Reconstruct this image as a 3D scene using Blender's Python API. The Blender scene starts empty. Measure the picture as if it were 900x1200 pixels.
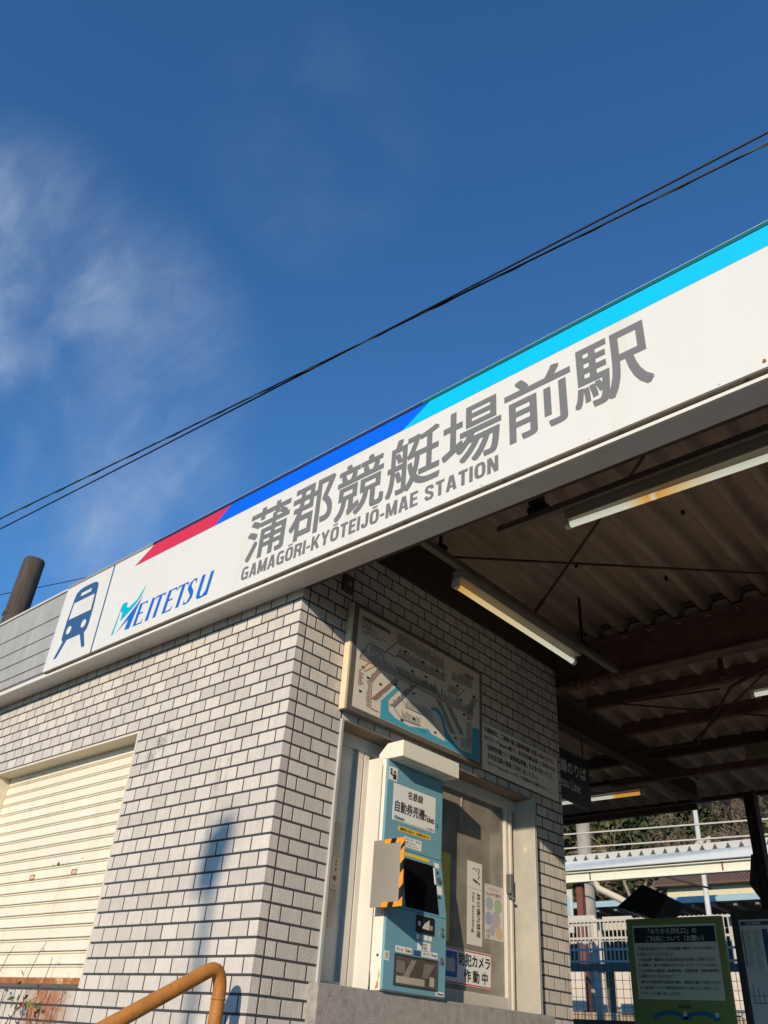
import bpy, bmesh, math, random
from mathutils import Vector, Matrix, Euler
random.seed(7)
R = math.radians
SC = bpy.context.scene
COL = SC.collection
ZO = 3.53                      # everything is laid out from the tile course under the soffit; the street is at 0

# ---------------------------------------------------------------- camera
cam_d = bpy.data.cameras.new('camera'); cam = bpy.data.objects.new('camera', cam_d); COL.objects.link(cam)
CAM = Vector((2.992, -2.511, -1.979)); ROT = Euler((R(123.4593), R(-3.7265), R(41.7016)), 'XYZ')
cam.location = CAM + Vector((0, 0, ZO)); cam.rotation_euler = ROT
cam_d.sensor_fit = 'VERTICAL'; cam_d.sensor_height = 36; cam_d.sensor_width = 27
cam_d.lens = 957.33 / 1200 * 36
cam_d.clip_start = .05; cam_d.clip_end = 3000
SC.camera = cam
# ---------------------------------------------------------------- sky, sun, exposure
LDIR = Vector((-.46, 1, -.345)).normalized()          # the way the light travels
EL = math.asin(-LDIR.z); AZ = math.atan2(-LDIR.x, -LDIR.y)
w = bpy.data.worlds.new('World'); SC.world = w; w.use_nodes = True
nt = w.node_tree; nt.nodes.clear()
def wn(t, **k):
    n = nt.nodes.new(t)
    for a, b in k.items(): setattr(n, a, b)
    return n
sky = wn('ShaderNodeTexSky', sky_type='NISHITA', sun_disc=False, sun_elevation=EL, sun_rotation=AZ,
         altitude=50, air_density=1.0, dust_density=0.0, ozone_density=4.0)
tc = wn('ShaderNodeTexCoord')
def wmath(op, a, b=None, clamp=False):
    n = wn('ShaderNodeMath', operation=op, use_clamp=clamp)
    for i, v in enumerate((a, b)):
        if v is None: continue
        if isinstance(v, (int, float)): n.inputs[i].default_value = v
        else: nt.links.new(v, n.inputs[i])
    return n.outputs[0]
def wdir(px, py):
    return (ROT.to_matrix() @ Vector(((px - 450) / 957.33, -(py - 600) / 957.33, -1))).normalized()
# high thin cirrus: a stretched, warped noise that drifts across the whole sky
mp = wn('ShaderNodeMapping'); mp.inputs['Rotation'].default_value = (.5, .35, -.5); mp.inputs['Scale'].default_value = (1.2, 3.0, 2.6)
nt.links.new(tc.outputs['Generated'], mp.inputs['Vector'])
n1 = wn('ShaderNodeTexNoise'); n1.inputs['Scale'].default_value = 1.7; n1.inputs['Detail'].default_value = 7; n1.inputs['Roughness'].default_value = .52; n1.inputs['Distortion'].default_value = .5
nt.links.new(mp.outputs[0], n1.inputs['Vector'])
def blob(px, py, inner, outer):
    d = wn('ShaderNodeVectorMath', operation='DOT_PRODUCT'); nt.links.new(tc.outputs['Generated'], d.inputs[0]); d.inputs[1].default_value = wdir(px, py)
    m = wn('ShaderNodeMapRange', interpolation_type='SMOOTHSTEP'); nt.links.new(d.outputs['Value'], m.inputs[0])
    m.inputs[1].default_value = math.cos(R(outer)); m.inputs[2].default_value = math.cos(R(inner)); return m.outputs[0]
mpb = wn('ShaderNodeMapping'); mpb.inputs['Rotation'].default_value = (.9, .5, -.75); mpb.inputs['Scale'].default_value = (2.2, 11, 9); nt.links.new(tc.outputs['Generated'], mpb.inputs['Vector'])
n2 = wn('ShaderNodeTexNoise'); n2.inputs['Scale'].default_value = 1.6; n2.inputs['Detail'].default_value = 8; n2.inputs['Roughness'].default_value = .58; n2.inputs['Distortion'].default_value = .9; nt.links.new(mpb.outputs[0], n2.inputs['Vector'])
fine = wn('ShaderNodeMapRange', interpolation_type='SMOOTHSTEP'); nt.links.new(n2.outputs['Fac'], fine.inputs[0]); fine.inputs[1].default_value = .3; fine.inputs[2].default_value = .72; fine.inputs[3].default_value = .52; fine.inputs[4].default_value = 1.05
bank = wmath('MAXIMUM', wmath('MAXIMUM', blob(15, 325, 0, 10.5), wmath('MULTIPLY', blob(120, 420, 0, 12), .5)), wmath('MAXIMUM', wmath('MULTIPLY', blob(150, 585, 1, 10), .6), wmath('MULTIPLY', blob(380, 180, 0, 9), .22)))
mr = wn('ShaderNodeMapRange', interpolation_type='SMOOTHSTEP'); nt.links.new(n1.outputs['Fac'], mr.inputs[0]); mr.inputs[1].default_value = .36; mr.inputs[2].default_value = .74
mask = wmath('MULTIPLY', wmath('MULTIPLY', wmath('MULTIPLY', mr.outputs[0], fine.outputs[0]), bank), .78)
mr2 = wn('ShaderNodeMapRange', interpolation_type='SMOOTHSTEP'); nt.links.new(n1.outputs['Fac'], mr2.inputs[0]); mr2.inputs[1].default_value = .58; mr2.inputs[2].default_value = .95
mask = wmath('ADD', mask, wmath('MULTIPLY', wmath('MULTIPLY', mr2.outputs[0], fine.outputs[0]), .16), True)
hsv = wn('ShaderNodeMix', data_type='RGBA', blend_type='MULTIPLY'); hsv.inputs['Factor'].default_value = 1; nt.links.new(sky.outputs[0], hsv.inputs['A']); hsv.inputs['B'].default_value = (1.0, 1.76, 2.2, 1)
mix = wn('ShaderNodeMix', data_type='RGBA'); nt.links.new(mask, mix.inputs['Factor']); nt.links.new(hsv.outputs['Result'], mix.inputs['A'])
mix.inputs['B'].default_value = (5.6, 6.9, 9.0, 1)
bg = wn('ShaderNodeBackground'); nt.links.new(mix.outputs['Result'], bg.inputs[0]); bg.inputs[1].default_value = .082
wo = wn('ShaderNodeOutputWorld'); nt.links.new(bg.outputs[0], wo.inputs[0])
sl = bpy.data.lights.new('sun', 'SUN'); sl.energy = 4.5; sl.angle = R(.53); sl.color = (1, .845, .64)
sun = bpy.data.objects.new('sun', sl); COL.objects.link(sun); sun.rotation_euler = LDIR.to_track_quat('-Z', 'Y').to_euler(); sun.location = (2, -8, 12)
vs = SC.view_settings; vs.view_transform = 'Standard'; vs.look = 'None'; vs.gamma = 1; vs.exposure = 0; vs.use_curve_mapping = False
SC.cycles.max_bounces = 8; SC.cycles.caustics_reflective = False; SC.cycles.caustics_refractive = False
SC.cycles.sample_clamp_indirect = 4

# ---------------------------------------------------------------- materials
MATS = {}
def M(name, col, rough=.6, metal=0., var=.12, scale=6., stretch=(1, 1, 1), bump=0., bscale=60., spec=.4, second=None, cut=(.5, .7), coord='Object', coat=0., island=0.):
    """base colour broken up by noise; 'second' is a stain colour that shows where a second noise is high"""
    if name in MATS: return MATS[name]
    m = bpy.data.materials.new(name); m.use_nodes = True; t = m.node_tree; b = t.nodes['Principled BSDF']
    b.inputs['Roughness'].default_value = rough; b.inputs['Metallic'].default_value = metal; b.inputs['Specular IOR Level'].default_value = spec
    b.inputs['Coat Weight'].default_value = coat
    if coord == 'World':
        src = t.nodes.new('ShaderNodeNewGeometry').outputs['Position']
    else: src = t.nodes.new('ShaderNodeTexCoord').outputs['Object']
    mp = t.nodes.new('ShaderNodeMapping'); mp.inputs['Scale'].default_value = stretch; t.links.new(src, mp.inputs[0])
    n = t.nodes.new('ShaderNodeTexNoise'); n.inputs['Scale'].default_value = scale; n.inputs['Detail'].default_value = 6; n.inputs['Roughness'].default_value = .6; t.links.new(mp.outputs[0], n.inputs['Vector'])
    r = t.nodes.new('ShaderNodeMapRange'); t.links.new(n.outputs['Fac'], r.inputs[0]); r.inputs[1].default_value = .25; r.inputs[2].default_value = .75
    r.inputs[3].default_value = 1 - var; r.inputs[4].default_value = 1 + var
    fac = r.outputs[0]
    if island:
        g = t.nodes.new('ShaderNodeNewGeometry'); oi = t.nodes.new('ShaderNodeObjectInfo')
        a = t.nodes.new('ShaderNodeMath'); a.operation = 'ADD'; t.links.new(g.outputs['Random Per Island'], a.inputs[0]); t.links.new(oi.outputs['Random'], a.inputs[1])
        f = t.nodes.new('ShaderNodeMath'); f.operation = 'FRACT'; t.links.new(a.outputs[0], f.inputs[0])
        q = t.nodes.new('ShaderNodeMapRange'); t.links.new(f.outputs[0], q.inputs[0]); q.inputs[3].default_value = 1 - island; q.inputs[4].default_value = 1 + island
        mu = t.nodes.new('ShaderNodeMath'); mu.operation = 'MULTIPLY'; t.links.new(fac, mu.inputs[0]); t.links.new(q.outputs[0], mu.inputs[1]); fac = mu.outputs[0]
    vm = t.nodes.new('ShaderNodeVectorMath'); vm.operation = 'SCALE'; t.links.new(fac, vm.inputs['Scale'])
    if second:
        n2 = t.nodes.new('ShaderNodeTexNoise'); n2.inputs['Scale'].default_value = scale * .45; n2.inputs['Detail'].default_value = 9; n2.inputs['Roughness'].default_value = .68; t.links.new(mp.outputs[0], n2.inputs['Vector'])
        r2 = t.nodes.new('ShaderNodeMapRange'); r2.interpolation_type = 'SMOOTHSTEP'; t.links.new(n2.outputs['Fac'], r2.inputs[0]); r2.inputs[1].default_value = cut[0]; r2.inputs[2].default_value = cut[1]
        mx = t.nodes.new('ShaderNodeMix'); mx.data_type = 'RGBA'; t.links.new(r2.outputs[0], mx.inputs['Factor']); mx.inputs['A'].default_value = (*col, 1); mx.inputs['B'].default_value = (*second, 1)
        t.links.new(mx.outputs['Result'], vm.inputs[0]); m['mixnode'] = mx.name
    else: vm.inputs[0].default_value = col
    t.links.new(vm.outputs[0], b.inputs['Base Color'])
    if bump:
        nb = t.nodes.new('ShaderNodeTexNoise'); nb.inputs['Scale'].default_value = bscale; nb.inputs['Detail'].default_value = 4; t.links.new(src, nb.inputs['Vector'])
        bp = t.nodes.new('ShaderNodeBump'); bp.inputs['Strength'].default_value = bump; bp.inputs['Distance'].default_value = .004; t.links.new(nb.outputs['Fac'], bp.inputs['Height']); t.links.new(bp.outputs[0], b.inputs['Normal'])
    MATS[name] = m; return m
def emis(name, col, s):
    m = bpy.data.materials.new(name); m.use_nodes = True; b = m.node_tree.nodes['Principled BSDF']
    b.inputs['Base Color'].default_value = (*col, 1); b.inputs['Emission Color'].default_value = (*col, 1); b.inputs['Emission Strength'].default_value = s; b.inputs['Roughness'].default_value = .3
    return m

def tile_material():
    m = M('glazed_tile', (.60, .55, .49), rough=.62, var=.07, scale=18, bump=1.0, bscale=150, spec=.35, coord='World', island=.12)
    t = m.node_tree; b = t.nodes['Principled BSDF']; src = b.inputs['Base Color'].links[0].from_socket
    geo = t.nodes.new('ShaderNodeNewGeometry')
    def spot(c, rad, zs, noise, lo, hi):
        s = t.nodes.new('ShaderNodeVectorMath'); s.operation = 'SUBTRACT'; t.links.new(geo.outputs['Position'], s.inputs[0]); s.inputs[1].default_value = c
        k = t.nodes.new('ShaderNodeVectorMath'); k.operation = 'MULTIPLY'; t.links.new(s.outputs[0], k.inputs[0]); k.inputs[1].default_value = (1 / rad, 1, 1 / (rad * zs))
        l = t.nodes.new('ShaderNodeVectorMath'); l.operation = 'LENGTH'; t.links.new(k.outputs[0], l.inputs[0])
        r = t.nodes.new('ShaderNodeMapRange'); r.interpolation_type = 'SMOOTHSTEP'; t.links.new(l.outputs['Value'], r.inputs[0]); r.inputs[1].default_value = 1; r.inputs[2].default_value = .2
        n = t.nodes.new('ShaderNodeTexNoise'); n.inputs['Scale'].default_value = noise; n.inputs['Detail'].default_value = 8; n.inputs['Roughness'].default_value = .75; t.links.new(geo.outputs['Position'], n.inputs['Vector'])
        q = t.nodes.new('ShaderNodeMapRange'); t.links.new(n.outputs['Fac'], q.inputs[0]); q.inputs[1].default_value = lo; q.inputs[2].default_value = hi
        x = t.nodes.new('ShaderNodeMath'); x.operation = 'MULTIPLY'; t.links.new(r.outputs[0], x.inputs[0]); t.links.new(q.outputs[0], x.inputs[1]); x.use_clamp = True
        return x.outputs[0]
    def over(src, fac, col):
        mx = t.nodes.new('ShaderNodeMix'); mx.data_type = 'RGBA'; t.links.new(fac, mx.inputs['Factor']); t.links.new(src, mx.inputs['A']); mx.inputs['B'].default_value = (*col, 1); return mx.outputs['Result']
    for cx_, cz_, cr_ in ((-1.13, .67, .07), (-1.05, .605, .085), (-.985, .555, .05), (-1.16, .72, .05)):
        src = over(src, spot((cx_, 0, ZO - cz_), cr_, .75, 60, .40, .62), (.10, .10, .10))          # scuff above the shutter corner
    src = over(src, spot((-.47, 0, ZO - 1.0), .035, 12, 16, .35, .75), (.30, .27, .25))          # drip streaks
    src = over(src, spot((-.40, 0, ZO - .8), .02, 14, 20, .4, .8), (.33, .30, .28))
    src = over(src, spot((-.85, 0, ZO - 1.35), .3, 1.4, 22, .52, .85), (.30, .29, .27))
    src = over(src, spot((-1.62, 0, ZO - 1.93), .34, .9, 11, .33, .52), (.36, .12, .03))        # rust below the shutter
    # dirt runs down each tile
    mp = t.nodes.new('ShaderNodeMapping'); mp.inputs['Scale'].default_value = (60, 60, 6); t.links.new(geo.outputs['Position'], mp.inputs[0])
    n = t.nodes.new('ShaderNodeTexNoise'); n.inputs['Scale'].default_value = 1; n.inputs['Detail'].default_value = 5; t.links.new(mp.outputs[0], n.inputs['Vector'])
    q = t.nodes.new('ShaderNodeMapRange'); t.links.new(n.outputs['Fac'], q.inputs[0]); q.inputs[1].default_value = .5; q.inputs[2].default_value = .8; q.inputs[4].default_value = .35
    src = over(src, q.outputs[0], (.36, .33, .30))
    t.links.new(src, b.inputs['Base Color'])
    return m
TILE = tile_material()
GROUT = M('grout', (.055, .055, .058), rough=.9, var=.2, bump=.3)
CREAM = M('cream_paint', (.80, .72, .55), rough=.45, var=.05, scale=3, second=(.62, .50, .32), cut=(.62, .85), stretch=(1, 1, .4))
CREAM_SOFFIT = M('cream_soffit', (.66, .60, .48), rough=.6, var=.08)
RUST = M('rust', (.34, .13, .045), rough=.85, var=.45, scale=22, bump=.4, second=(.66, .50, .32), cut=(.55, .66))
SIGNW = M('sign_white', (.70, .69, .645), rough=.35, var=.02, scale=2, stretch=(3, 1, .5), second=(.62, .60, .53), cut=(.54, .80), bump=.4, bscale=5)
FASCIA = M('fascia_metal', (.62, .61, .57), rough=.42, var=.08, scale=5, second=(.42, .40, .35), cut=(.55, .8))
SIDING = M('grey_siding', (.36, .355, .34), rough=.55, var=.16, scale=5, stretch=(3, 1, .5), second=(.50, .495, .48), cut=(.58, .72))
GRAYINK = M('grey_letters', (.17, .17, .168), rough=.5, var=.03)
NAVY = M('navy_print', (.035, .095, .22), rough=.4, var=.03)
LBLUE = M('logo_blue', (.01, .12, .55), rough=.4, var=.02)
TEAL = M('logo_teal', (.0, .42, .56), rough=.4, var=.02)
RED = M('stripe_red', (.62, .025, .065), rough=.4, var=.02)
SBLUE = M('stripe_blue', (.0, .12, .78), rough=.4, var=.02)
CYAN = M('stripe_cyan', (.0, .50, .86), rough=.4, var=.02)
CAPR = M('cap_grey', (.25, .25, .24), rough=.5, var=.1)
CAPB = M('cap_navy', (.012, .03, .10), rough=.4, var=.05)
CAPT = M('cap_teal', (.0, .13, .15), rough=.4, var=.05)
STEEL = M('stainless', (.56, .55, .52), rough=.45, metal=.25, var=.1, scale=4, stretch=(2, 2, .5), second=(.36, .33, .28), cut=(.5, .8))
JAMB = M('worn_steel_jamb', (.47, .44, .38), rough=.45, metal=.15, var=.12, scale=7, second=(.74, .70, .62), cut=(.62, .70), bump=.1)
ALU = M('aluminium', (.60, .56, .49), rough=.5, metal=.05, var=.06)
CONC = M('concrete', (.33, .31, .285), rough=.9, var=.18, scale=25, bump=.8, bscale=120, second=(.22, .205, .19), cut=(.5, .75))
SHUTM = M('shutter_metal', (.80, .73, .58), rough=.42, var=.06, scale=5, second=(.60, .50, .35), cut=(.56, .82), stretch=(1.6, 1, .5), coord='World', bump=.35, bscale=7, island=.03)
BROWN = M('dark_brown_steel', (.075, .05, .036), rough=.75, var=.25, scale=9, second=(.13, .07, .04), cut=(.55, .75), bump=.3, spec=.25)
RUSTBEAM = M('rusty_beam', (.13, .08, .055), rough=.8, var=.3, scale=11, second=(.20, .115, .07), cut=(.5, .72), bump=.3, spec=.2)
SHEET = M('slate_sheet', (.40, .305, .225), rough=.85, var=.22, scale=4, stretch=(4, .6, 1), second=(.27, .19, .13), cut=(.5, .8), bump=.2)
BLACK = M('black_plastic', (.012, .012, .013), rough=.3, var=.1)
INK = M('black_ink', (.03, .028, .026), rough=.6, var=.02)
WHITEP = M('white_print', (.78, .77, .73), rough=.5, var=.03)
MWHITE = M('machine_white', (.80, .76, .66), rough=.4, var=.04, scale=4, second=(.70, .58, .40), cut=(.68, .9))
MBLUE = M('machine_blue', (.165, .35, .42), rough=.38, var=.05, scale=5)
YEL = M('yellow_label', (.80, .52, .05), rough=.5, var=.04)
ORANGE = M('orange_tape', (.85, .30, .02), rough=.4, var=.05)
PANELG = M('grey_screen_panel', (.40, .37, .32), rough=.22, var=.05, metal=.35)
RAILM = M('orange_brown_paint', (.42, .17, .036), rough=.5, var=.22, scale=16, second=(.20, .085, .03), cut=(.58, .66), bump=.35, bscale=70)
LAMPW = M('lamp_white', (.36, .32, .25), rough=.5, var=.08)
GREENB = M('green_board', (.27, .33, .10), rough=.5, var=.05)
PAPER = M('paper_print', (.70, .67, .58), rough=.7, var=.04)
MAPW = M('map_white', (.70, .63, .54), rough=.45, var=.03)
SEA = M('map_sea', (.07, .36, .50), rough=.45, var=.03)
NAVYSIGN = M('navy_sign', (.018, .028, .055), rough=.35, var=.05)

# ---------------------------------------------------------------- mesh helpers
class MB:
    def __init__(s): s.v = []; s.f = []
    def box(s, x0, x1, y0, y1, z0, z1):
        x0, x1 = sorted((x0, x1)); y0, y1 = sorted((y0, y1)); z0, z1 = sorted((z0, z1))
        n = len(s.v); s.v += [(x, y, z) for x in (x0, x1) for y in (y0, y1) for z in (z0, z1)]
        s.f += [tuple(n + i for i in q) for q in ((0, 1, 3, 2), (4, 6, 7, 5), (0, 4, 5, 1), (2, 3, 7, 6), (0, 2, 6, 4), (1, 5, 7, 3))]; return s
    def tube(s, pts, r, n=8, cap=True):
        pts = [Vector(q) for q in pts]; rr = r if isinstance(r, (list, tuple)) else [r] * len(pts); rings = []
        d = (pts[1] - pts[0]).normalized(); u = d.orthogonal().normalized()
        for i, q in enumerate(pts):
            d = ((pts[min(i + 1, len(pts) - 1)]) - pts[max(i - 1, 0)]).normalized(); u = (u - d * u.dot(d)).normalized(); v = d.cross(u); k = len(s.v)
            s.v += [tuple(q + (u * math.cos(2 * math.pi * j / n) + v * math.sin(2 * math.pi * j / n)) * rr[i]) for j in range(n)]; rings.append(k)
        for a, b in zip(rings, rings[1:]): s.f += [(a + j, a + (j + 1) % n, b + (j + 1) % n, b + j) for j in range(n)]
        if cap: s.f.append(tuple(rings[0] + j for j in reversed(range(n)))); s.f.append(tuple(rings[-1] + j for j in range(n)))
        return s
    def prism(s, poly, axis, lo, hi):
        """poly: 2-D points in the other two axes (in x,y,z order)"""
        def p3(a, b, c):
            q = [a, b]; q.insert(axis, c); return tuple(q)
        n = len(s.v); k = len(poly); s.v += [p3(a, b, lo) for a, b in poly] + [p3(a, b, hi) for a, b in poly]
        s.f.append(tuple(n + i for i in range(k))); s.f.append(tuple(n + k + i for i in reversed(range(k))))
        s.f += [(n + i, n + k + i, n + k + (i + 1) % k, n + (i + 1) % k) for i in range(k)]; return s
    def quad(s, *p): n = len(s.v); s.v += [tuple(q) for q in p]; s.f.append(tuple(range(n, n + len(p)))); return s
    def mesh(s, name, mat, org=(0, 0, 0), bevel=0, smooth=False, fix=True):
        m = bpy.data.meshes.new(name); o = Vector(org); m.from_pydata([tuple(Vector(q) - o) for q in s.v], [], s.f)
        if fix or bevel:
            b = bmesh.new(); b.from_mesh(m)
            if fix: bmesh.ops.recalc_face_normals(b, faces=b.faces)
            if bevel: bmesh.ops.bevel(b, geom=[e for e in b.edges if len(e.link_faces) == 2 and e.calc_face_angle(0) > .5], offset=bevel, segments=2, profile=.5, affect='EDGES', clamp_overlap=True)
            b.to_mesh(m); b.free()
        if smooth: m.polygons.foreach_set('use_smooth', [True] * len(m.polygons))
        if mat: m.materials.append(mat)
        return m
def link(name, mesh, parent=None, loc=(0, 0, 0), label=None, cat=None, group=None, kind=None):
    o = bpy.data.objects.new(name, mesh); COL.objects.link(o); o.location = loc
    if parent: o.parent = parent
    if label: o['label'] = label
    if cat: o['category'] = cat
    if group: o['group'] = group
    if kind: o['kind'] = kind
    return o
class Thing:
    """an Empty at the thing's base; parts are given in world coordinates"""
    def __init__(s, name, base, label, cat, group=None):
        s.base = Vector(base); s.o = link(name, None, None, base, label, cat, group)
    def part(s, name, mb, mat, bevel=0, parent=None, smooth=False, label=None, kind=None, fix=True):
        return link(name, mb.mesh(name, mat, s.base, bevel, smooth, fix), parent or s.o, label=label, kind=kind)
def box(*a): return MB().box(*a)
def tube(*a, **k): return MB().tube(*a, **k)
# planes: A faces the street (-y), B faces the concourse (+x); (u, v) to world
def PA(y): return lambda u, v: (u, y, v)
def PB(x): return lambda u, v: (x, u, v)
def flat(polys, pl):
    mb = MB()
    for q in polys: mb.quad(*[pl(*c) for c in q])
    return mb
def rect(u0, u1, v0, v1): return [(u0, v0), (u1, v0), (u1, v1), (u0, v1)]
def face_out(mb, facing):          # make all flat faces look along 'facing'
    f = Vector(facing); out = []
    for q in mb.f:
        a, b, c = (Vector(mb.v[q[i]]) for i in range(3)); n = Vector()
        for i in range(len(q)): n += Vector(mb.v[q[i]]).cross(Vector(mb.v[q[(i + 1) % len(q)]]))
        out.append(q if n.dot(f) > 0 else tuple(reversed(q)))
    mb.f = out; return mb
_tc = bpy.data.curves.new('lettering', 'FONT'); _to = bpy.data.objects.new('lettering', _tc); COL.objects.link(_to)
def text(body, pl, u0, u1, v0, v1, bold=0., res=2, keep=False, shear=0., facing=None, align='L', rot=False):
    """lettering fitted to a rectangle of a plane (keep: keep its proportions, fit the height)"""
    _tc.body = body; _tc.size = 1; _tc.offset = 0; _tc.resolution_u = res; _tc.shear = shear; _tc.fill_mode = 'BOTH'
    dg = bpy.context.evaluated_depsgraph_get(); dg.update(); m = _to.evaluated_get(dg).to_mesh()
    v = [(q.co.x, q.co.y) for q in m.vertices]; f = [tuple(p.vertices) for p in m.polygons]; _to.evaluated_get(dg).to_mesh_clear()
    if rot: v = [(y, -x) for x, y in v]
    xs = [q[0] for q in v]; ys = [q[1] for q in v]; a0, a1, b0, b1 = min(xs), max(xs), min(ys), max(ys)
    sv = (v1 - v0) / (b1 - b0); su = (u1 - u0) / (a1 - a0)
    if keep:
        su = min(sv, su); off = {'L': 0, 'C': ((u1 - u0) - su * (a1 - a0)) / 2, 'R': (u1 - u0) - su * (a1 - a0)}[align]
    else: off = 0
    o_, e1, e2 = Vector(pl(0, 0)), Vector(pl(1, 0)), Vector(pl(0, 1)); nr = (e1 - o_).cross(e2 - o_).normalized()
    mb = MB(); b_ = bold * .9 * sv       # heavier strokes: a few overlaid copies of the thin outline
    for k, (du, dv) in enumerate(((-1, -1), (1, -1), (-1, 1), (1, 1)) if bold else ((0, 0),)):
        n = len(mb.v); mb.v += [tuple(Vector(pl(u0 + off + (x - a0) * su + du * b_, v0 + (y - b0) * sv + dv * b_)) + nr * (.00012 * k)) for x, y in v]; mb.f += [tuple(n + i for i in q) for q in f]
    return mb
def join(*ms):
    r = MB()
    for m in ms:
        n = len(r.v); r.v += m.v; r.f += [tuple(n + i for i in q) for q in m.f]
    return r
def mapsto(pts):  # rounded polygon helper: cut corners
    return pts
def disc(c, r, pl, n=20, sx=1): return [pl(c[0] + r * sx * math.cos(2 * math.pi * i / n), c[1] + r * math.sin(2 * math.pi * i / n)) for i in range(n)]
def stroke(pts, wd, pl):
    mb = MB()
    for (a, b), (c, d) in zip(pts, pts[1:]):
        L = math.hypot(c - a, d - b) or 1; nx, ny = -(d - b) / L * wd / 2, (c - a) / L * wd / 2; ex, ey = (c - a) / L * wd / 2, (d - b) / L * wd / 2
        mb.quad(pl(a - ex + nx, b - ey + ny), pl(a - ex - nx, b - ey - ny), pl(c + ex - nx, d + ey - ny), pl(c + ex + nx, d + ey + ny))
    return mb
def project(p):
    q = ROT.to_matrix().transposed() @ (Vector(p) - CAM)
    return (450 + 957.33 * q.x / -q.z, 600 - 957.33 * q.y / -q.z, -q.z)

# ================================================================ ground
FL = -2.65                                                # concourse floor
link('ground', MB().quad((-400, -400, -ZO), (400, -400, -ZO), (400, 400, -ZO), (-400, 400, -ZO)).mesh('ground', M('asphalt', (.07, .066, .06), rough=.9, var=.25, scale=3, bump=.3, coord='World')), kind='structure')
link('bounce_paving', box(-14, 14, -9, -.02, -ZO - .1, -ZO + .004).mesh('bounce_paving', M('paving_concrete', (.24, .205, .16), rough=.9, var=.15, scale=5, bump=.3, coord='World')), kind='structure')  # unseen pale paving added to bounce warm light up into the shade
link('concourse_floor', box(-.0, 5.3, -.12, 7.2, -ZO + .004, FL).mesh('concourse_floor', M('floor_concrete', (.30, .27, .23), rough=.85, var=.15, scale=6, bump=.2), bevel=.01), kind='structure')
st = Thing('stair', (2.6, -1.0, -ZO), 'concrete steps running down from the concourse to the street', 'stairs')
for i in range(5):
    st.part('step', box(0, 5.3, -.121 - .28 * (i + 1) + .001, -.121 - .28 * i, -ZO + .003, FL - .1467 * (i + 1)), CONC, bevel=.006)

# ================================================================ station building
bld = Thing('station_building', (-2.5, 1.3, -ZO), 'small grey tiled station building with a shuttered counter and ticket window', 'building')
RH, TW = .07, .127
JH, JV = .0108, .0092
OA = (-3.12, -1.307, -1.812, -.497)                       # shutter opening on the street side: u0,u1,v0,v1
OB = (.366, 2.127, -1.746, -.548)                         # ticket window opening on the concourse side
fw = MB(); G = -.0015
fw.box(-5.2, OA[0], -G, .16, -ZO + .001, .76).box(OA[1], -.0015, -G, .16, -ZO + .001, .76).box(OA[0], OA[1], -G, .16, OA[3], .76).box(OA[0], OA[1], -G, .16, -ZO + .001, OA[2])
front = bld.part('front_wall', fw, GROUT)
sw = MB(); sw.box(-.16, G, .161, OB[0], -ZO + .001, .84).box(-.16, G, OB[1], 2.534, -ZO + .001, .84).box(-.16, G, OB[0], OB[1], OB[3], .84).box(-.16, G, OB[0], OB[1], -ZO + .001, OB[2])
side = bld.part('side_wall', sw, GROUT)
bld.part('rear_wall', box(-5.2, -.161, 2.38, 2.534, -ZO + .001, .84), M('render_grey', (.2, .19, .18), rough=.9))
bld.part('end_wall', box(-5.2, -5.05, .161, 2.379, -ZO + .001, .76), M('render_grey', (.2, .19, .18), rough=.9))
bld.part('flat_roof', box(-5.2, -.161, .02, 2.36, .765, .80), M('roof_felt', (.1, .1, .1), rough=.9))

def cut(r, o):
    a0, a1, b0, b1 = r; c0, c1, d0, d1 = o
    if a1 <= c0 or a0 >= c1 or b1 <= d0 or b0 >= d1: return [r]
    out = []
    if a0 < c0: out.append((a0, c0, b0, b1))
    if a1 > c1: out.append((c1, a1, b0, b1))
    m0, m1 = max(a0, c0), min(a1, c1)
    if b1 > d1: out.append((m0, m1, d1, b1))
    if b0 < d0: out.append((m0, m1, b0, d0))
    return [q for q in out if q[1] - q[0] > .012 and q[3] - q[2] > .012]
tiles = []                                                # (wall, u0,u1,v0,v1)
for r in range(-1, 37):
    v1 = -r * RH - JH / 2; v0 = v1 - RH + JH
    if r == -1: v1 = .062
    u = 0.; first = True
    while u > -5.0:
        wd = TW / 2 if (first and r % 2 == 0) else TW
        u1 = u - (0 if first else JV / 2); u0 = u - wd + JV / 2
        tiles += [('A', *q) for q in cut((u0, u1, v0, v1), OA)]
        u -= wd; first = False
for r in range(-7, 37):
    v1 = -r * RH - JH / 2; v0 = v1 - RH + JH
    if r == -7: v1 = min(v1, .474)
    tiles.append(('B', 0.0005, .050, v0, v1))
    u = .0555; first = True
    while u < 2.49:
        wd = TW / 2 if (first and r % 2 != 0) else TW
        q = (u + JV / 2, min(u + wd - JV / 2, 2.5), v0, v1)
        if q[1] - q[0] > .015: tiles += [('B', *z) for z in cut(q, OB)]
        u += wd; first = False
    tiles.append(('B', 2.5065, 2.5335, v0, v1))
def tile_mb(mb, wall, u0, u1, v0, v1, dz=0.):
    c = .0010; rings = [(-.0075, 0), (-.0006, 0), (0, c)]
    n = len(mb.v)
    for d, i in rings:
        d += dz * (d > -.005)
        for (a, b) in ((u0 + i, v0 + i), (u1 - i, v0 + i), (u1 - i, v1 - i), (u0 + i, v1 - i)):
            mb.v.append((a, -d, b) if wall == 'A' else (d, a, b))
    for k in (0, 4):
        mb.f += [(n + k + j, n + k + (j + 1) % 4, n + k + 4 + (j + 1) % 4, n + k + 4 + j) for j in range(4)]
    mb.f.append((n + 8, n + 9, n + 10, n + 11)); return mb
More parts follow.
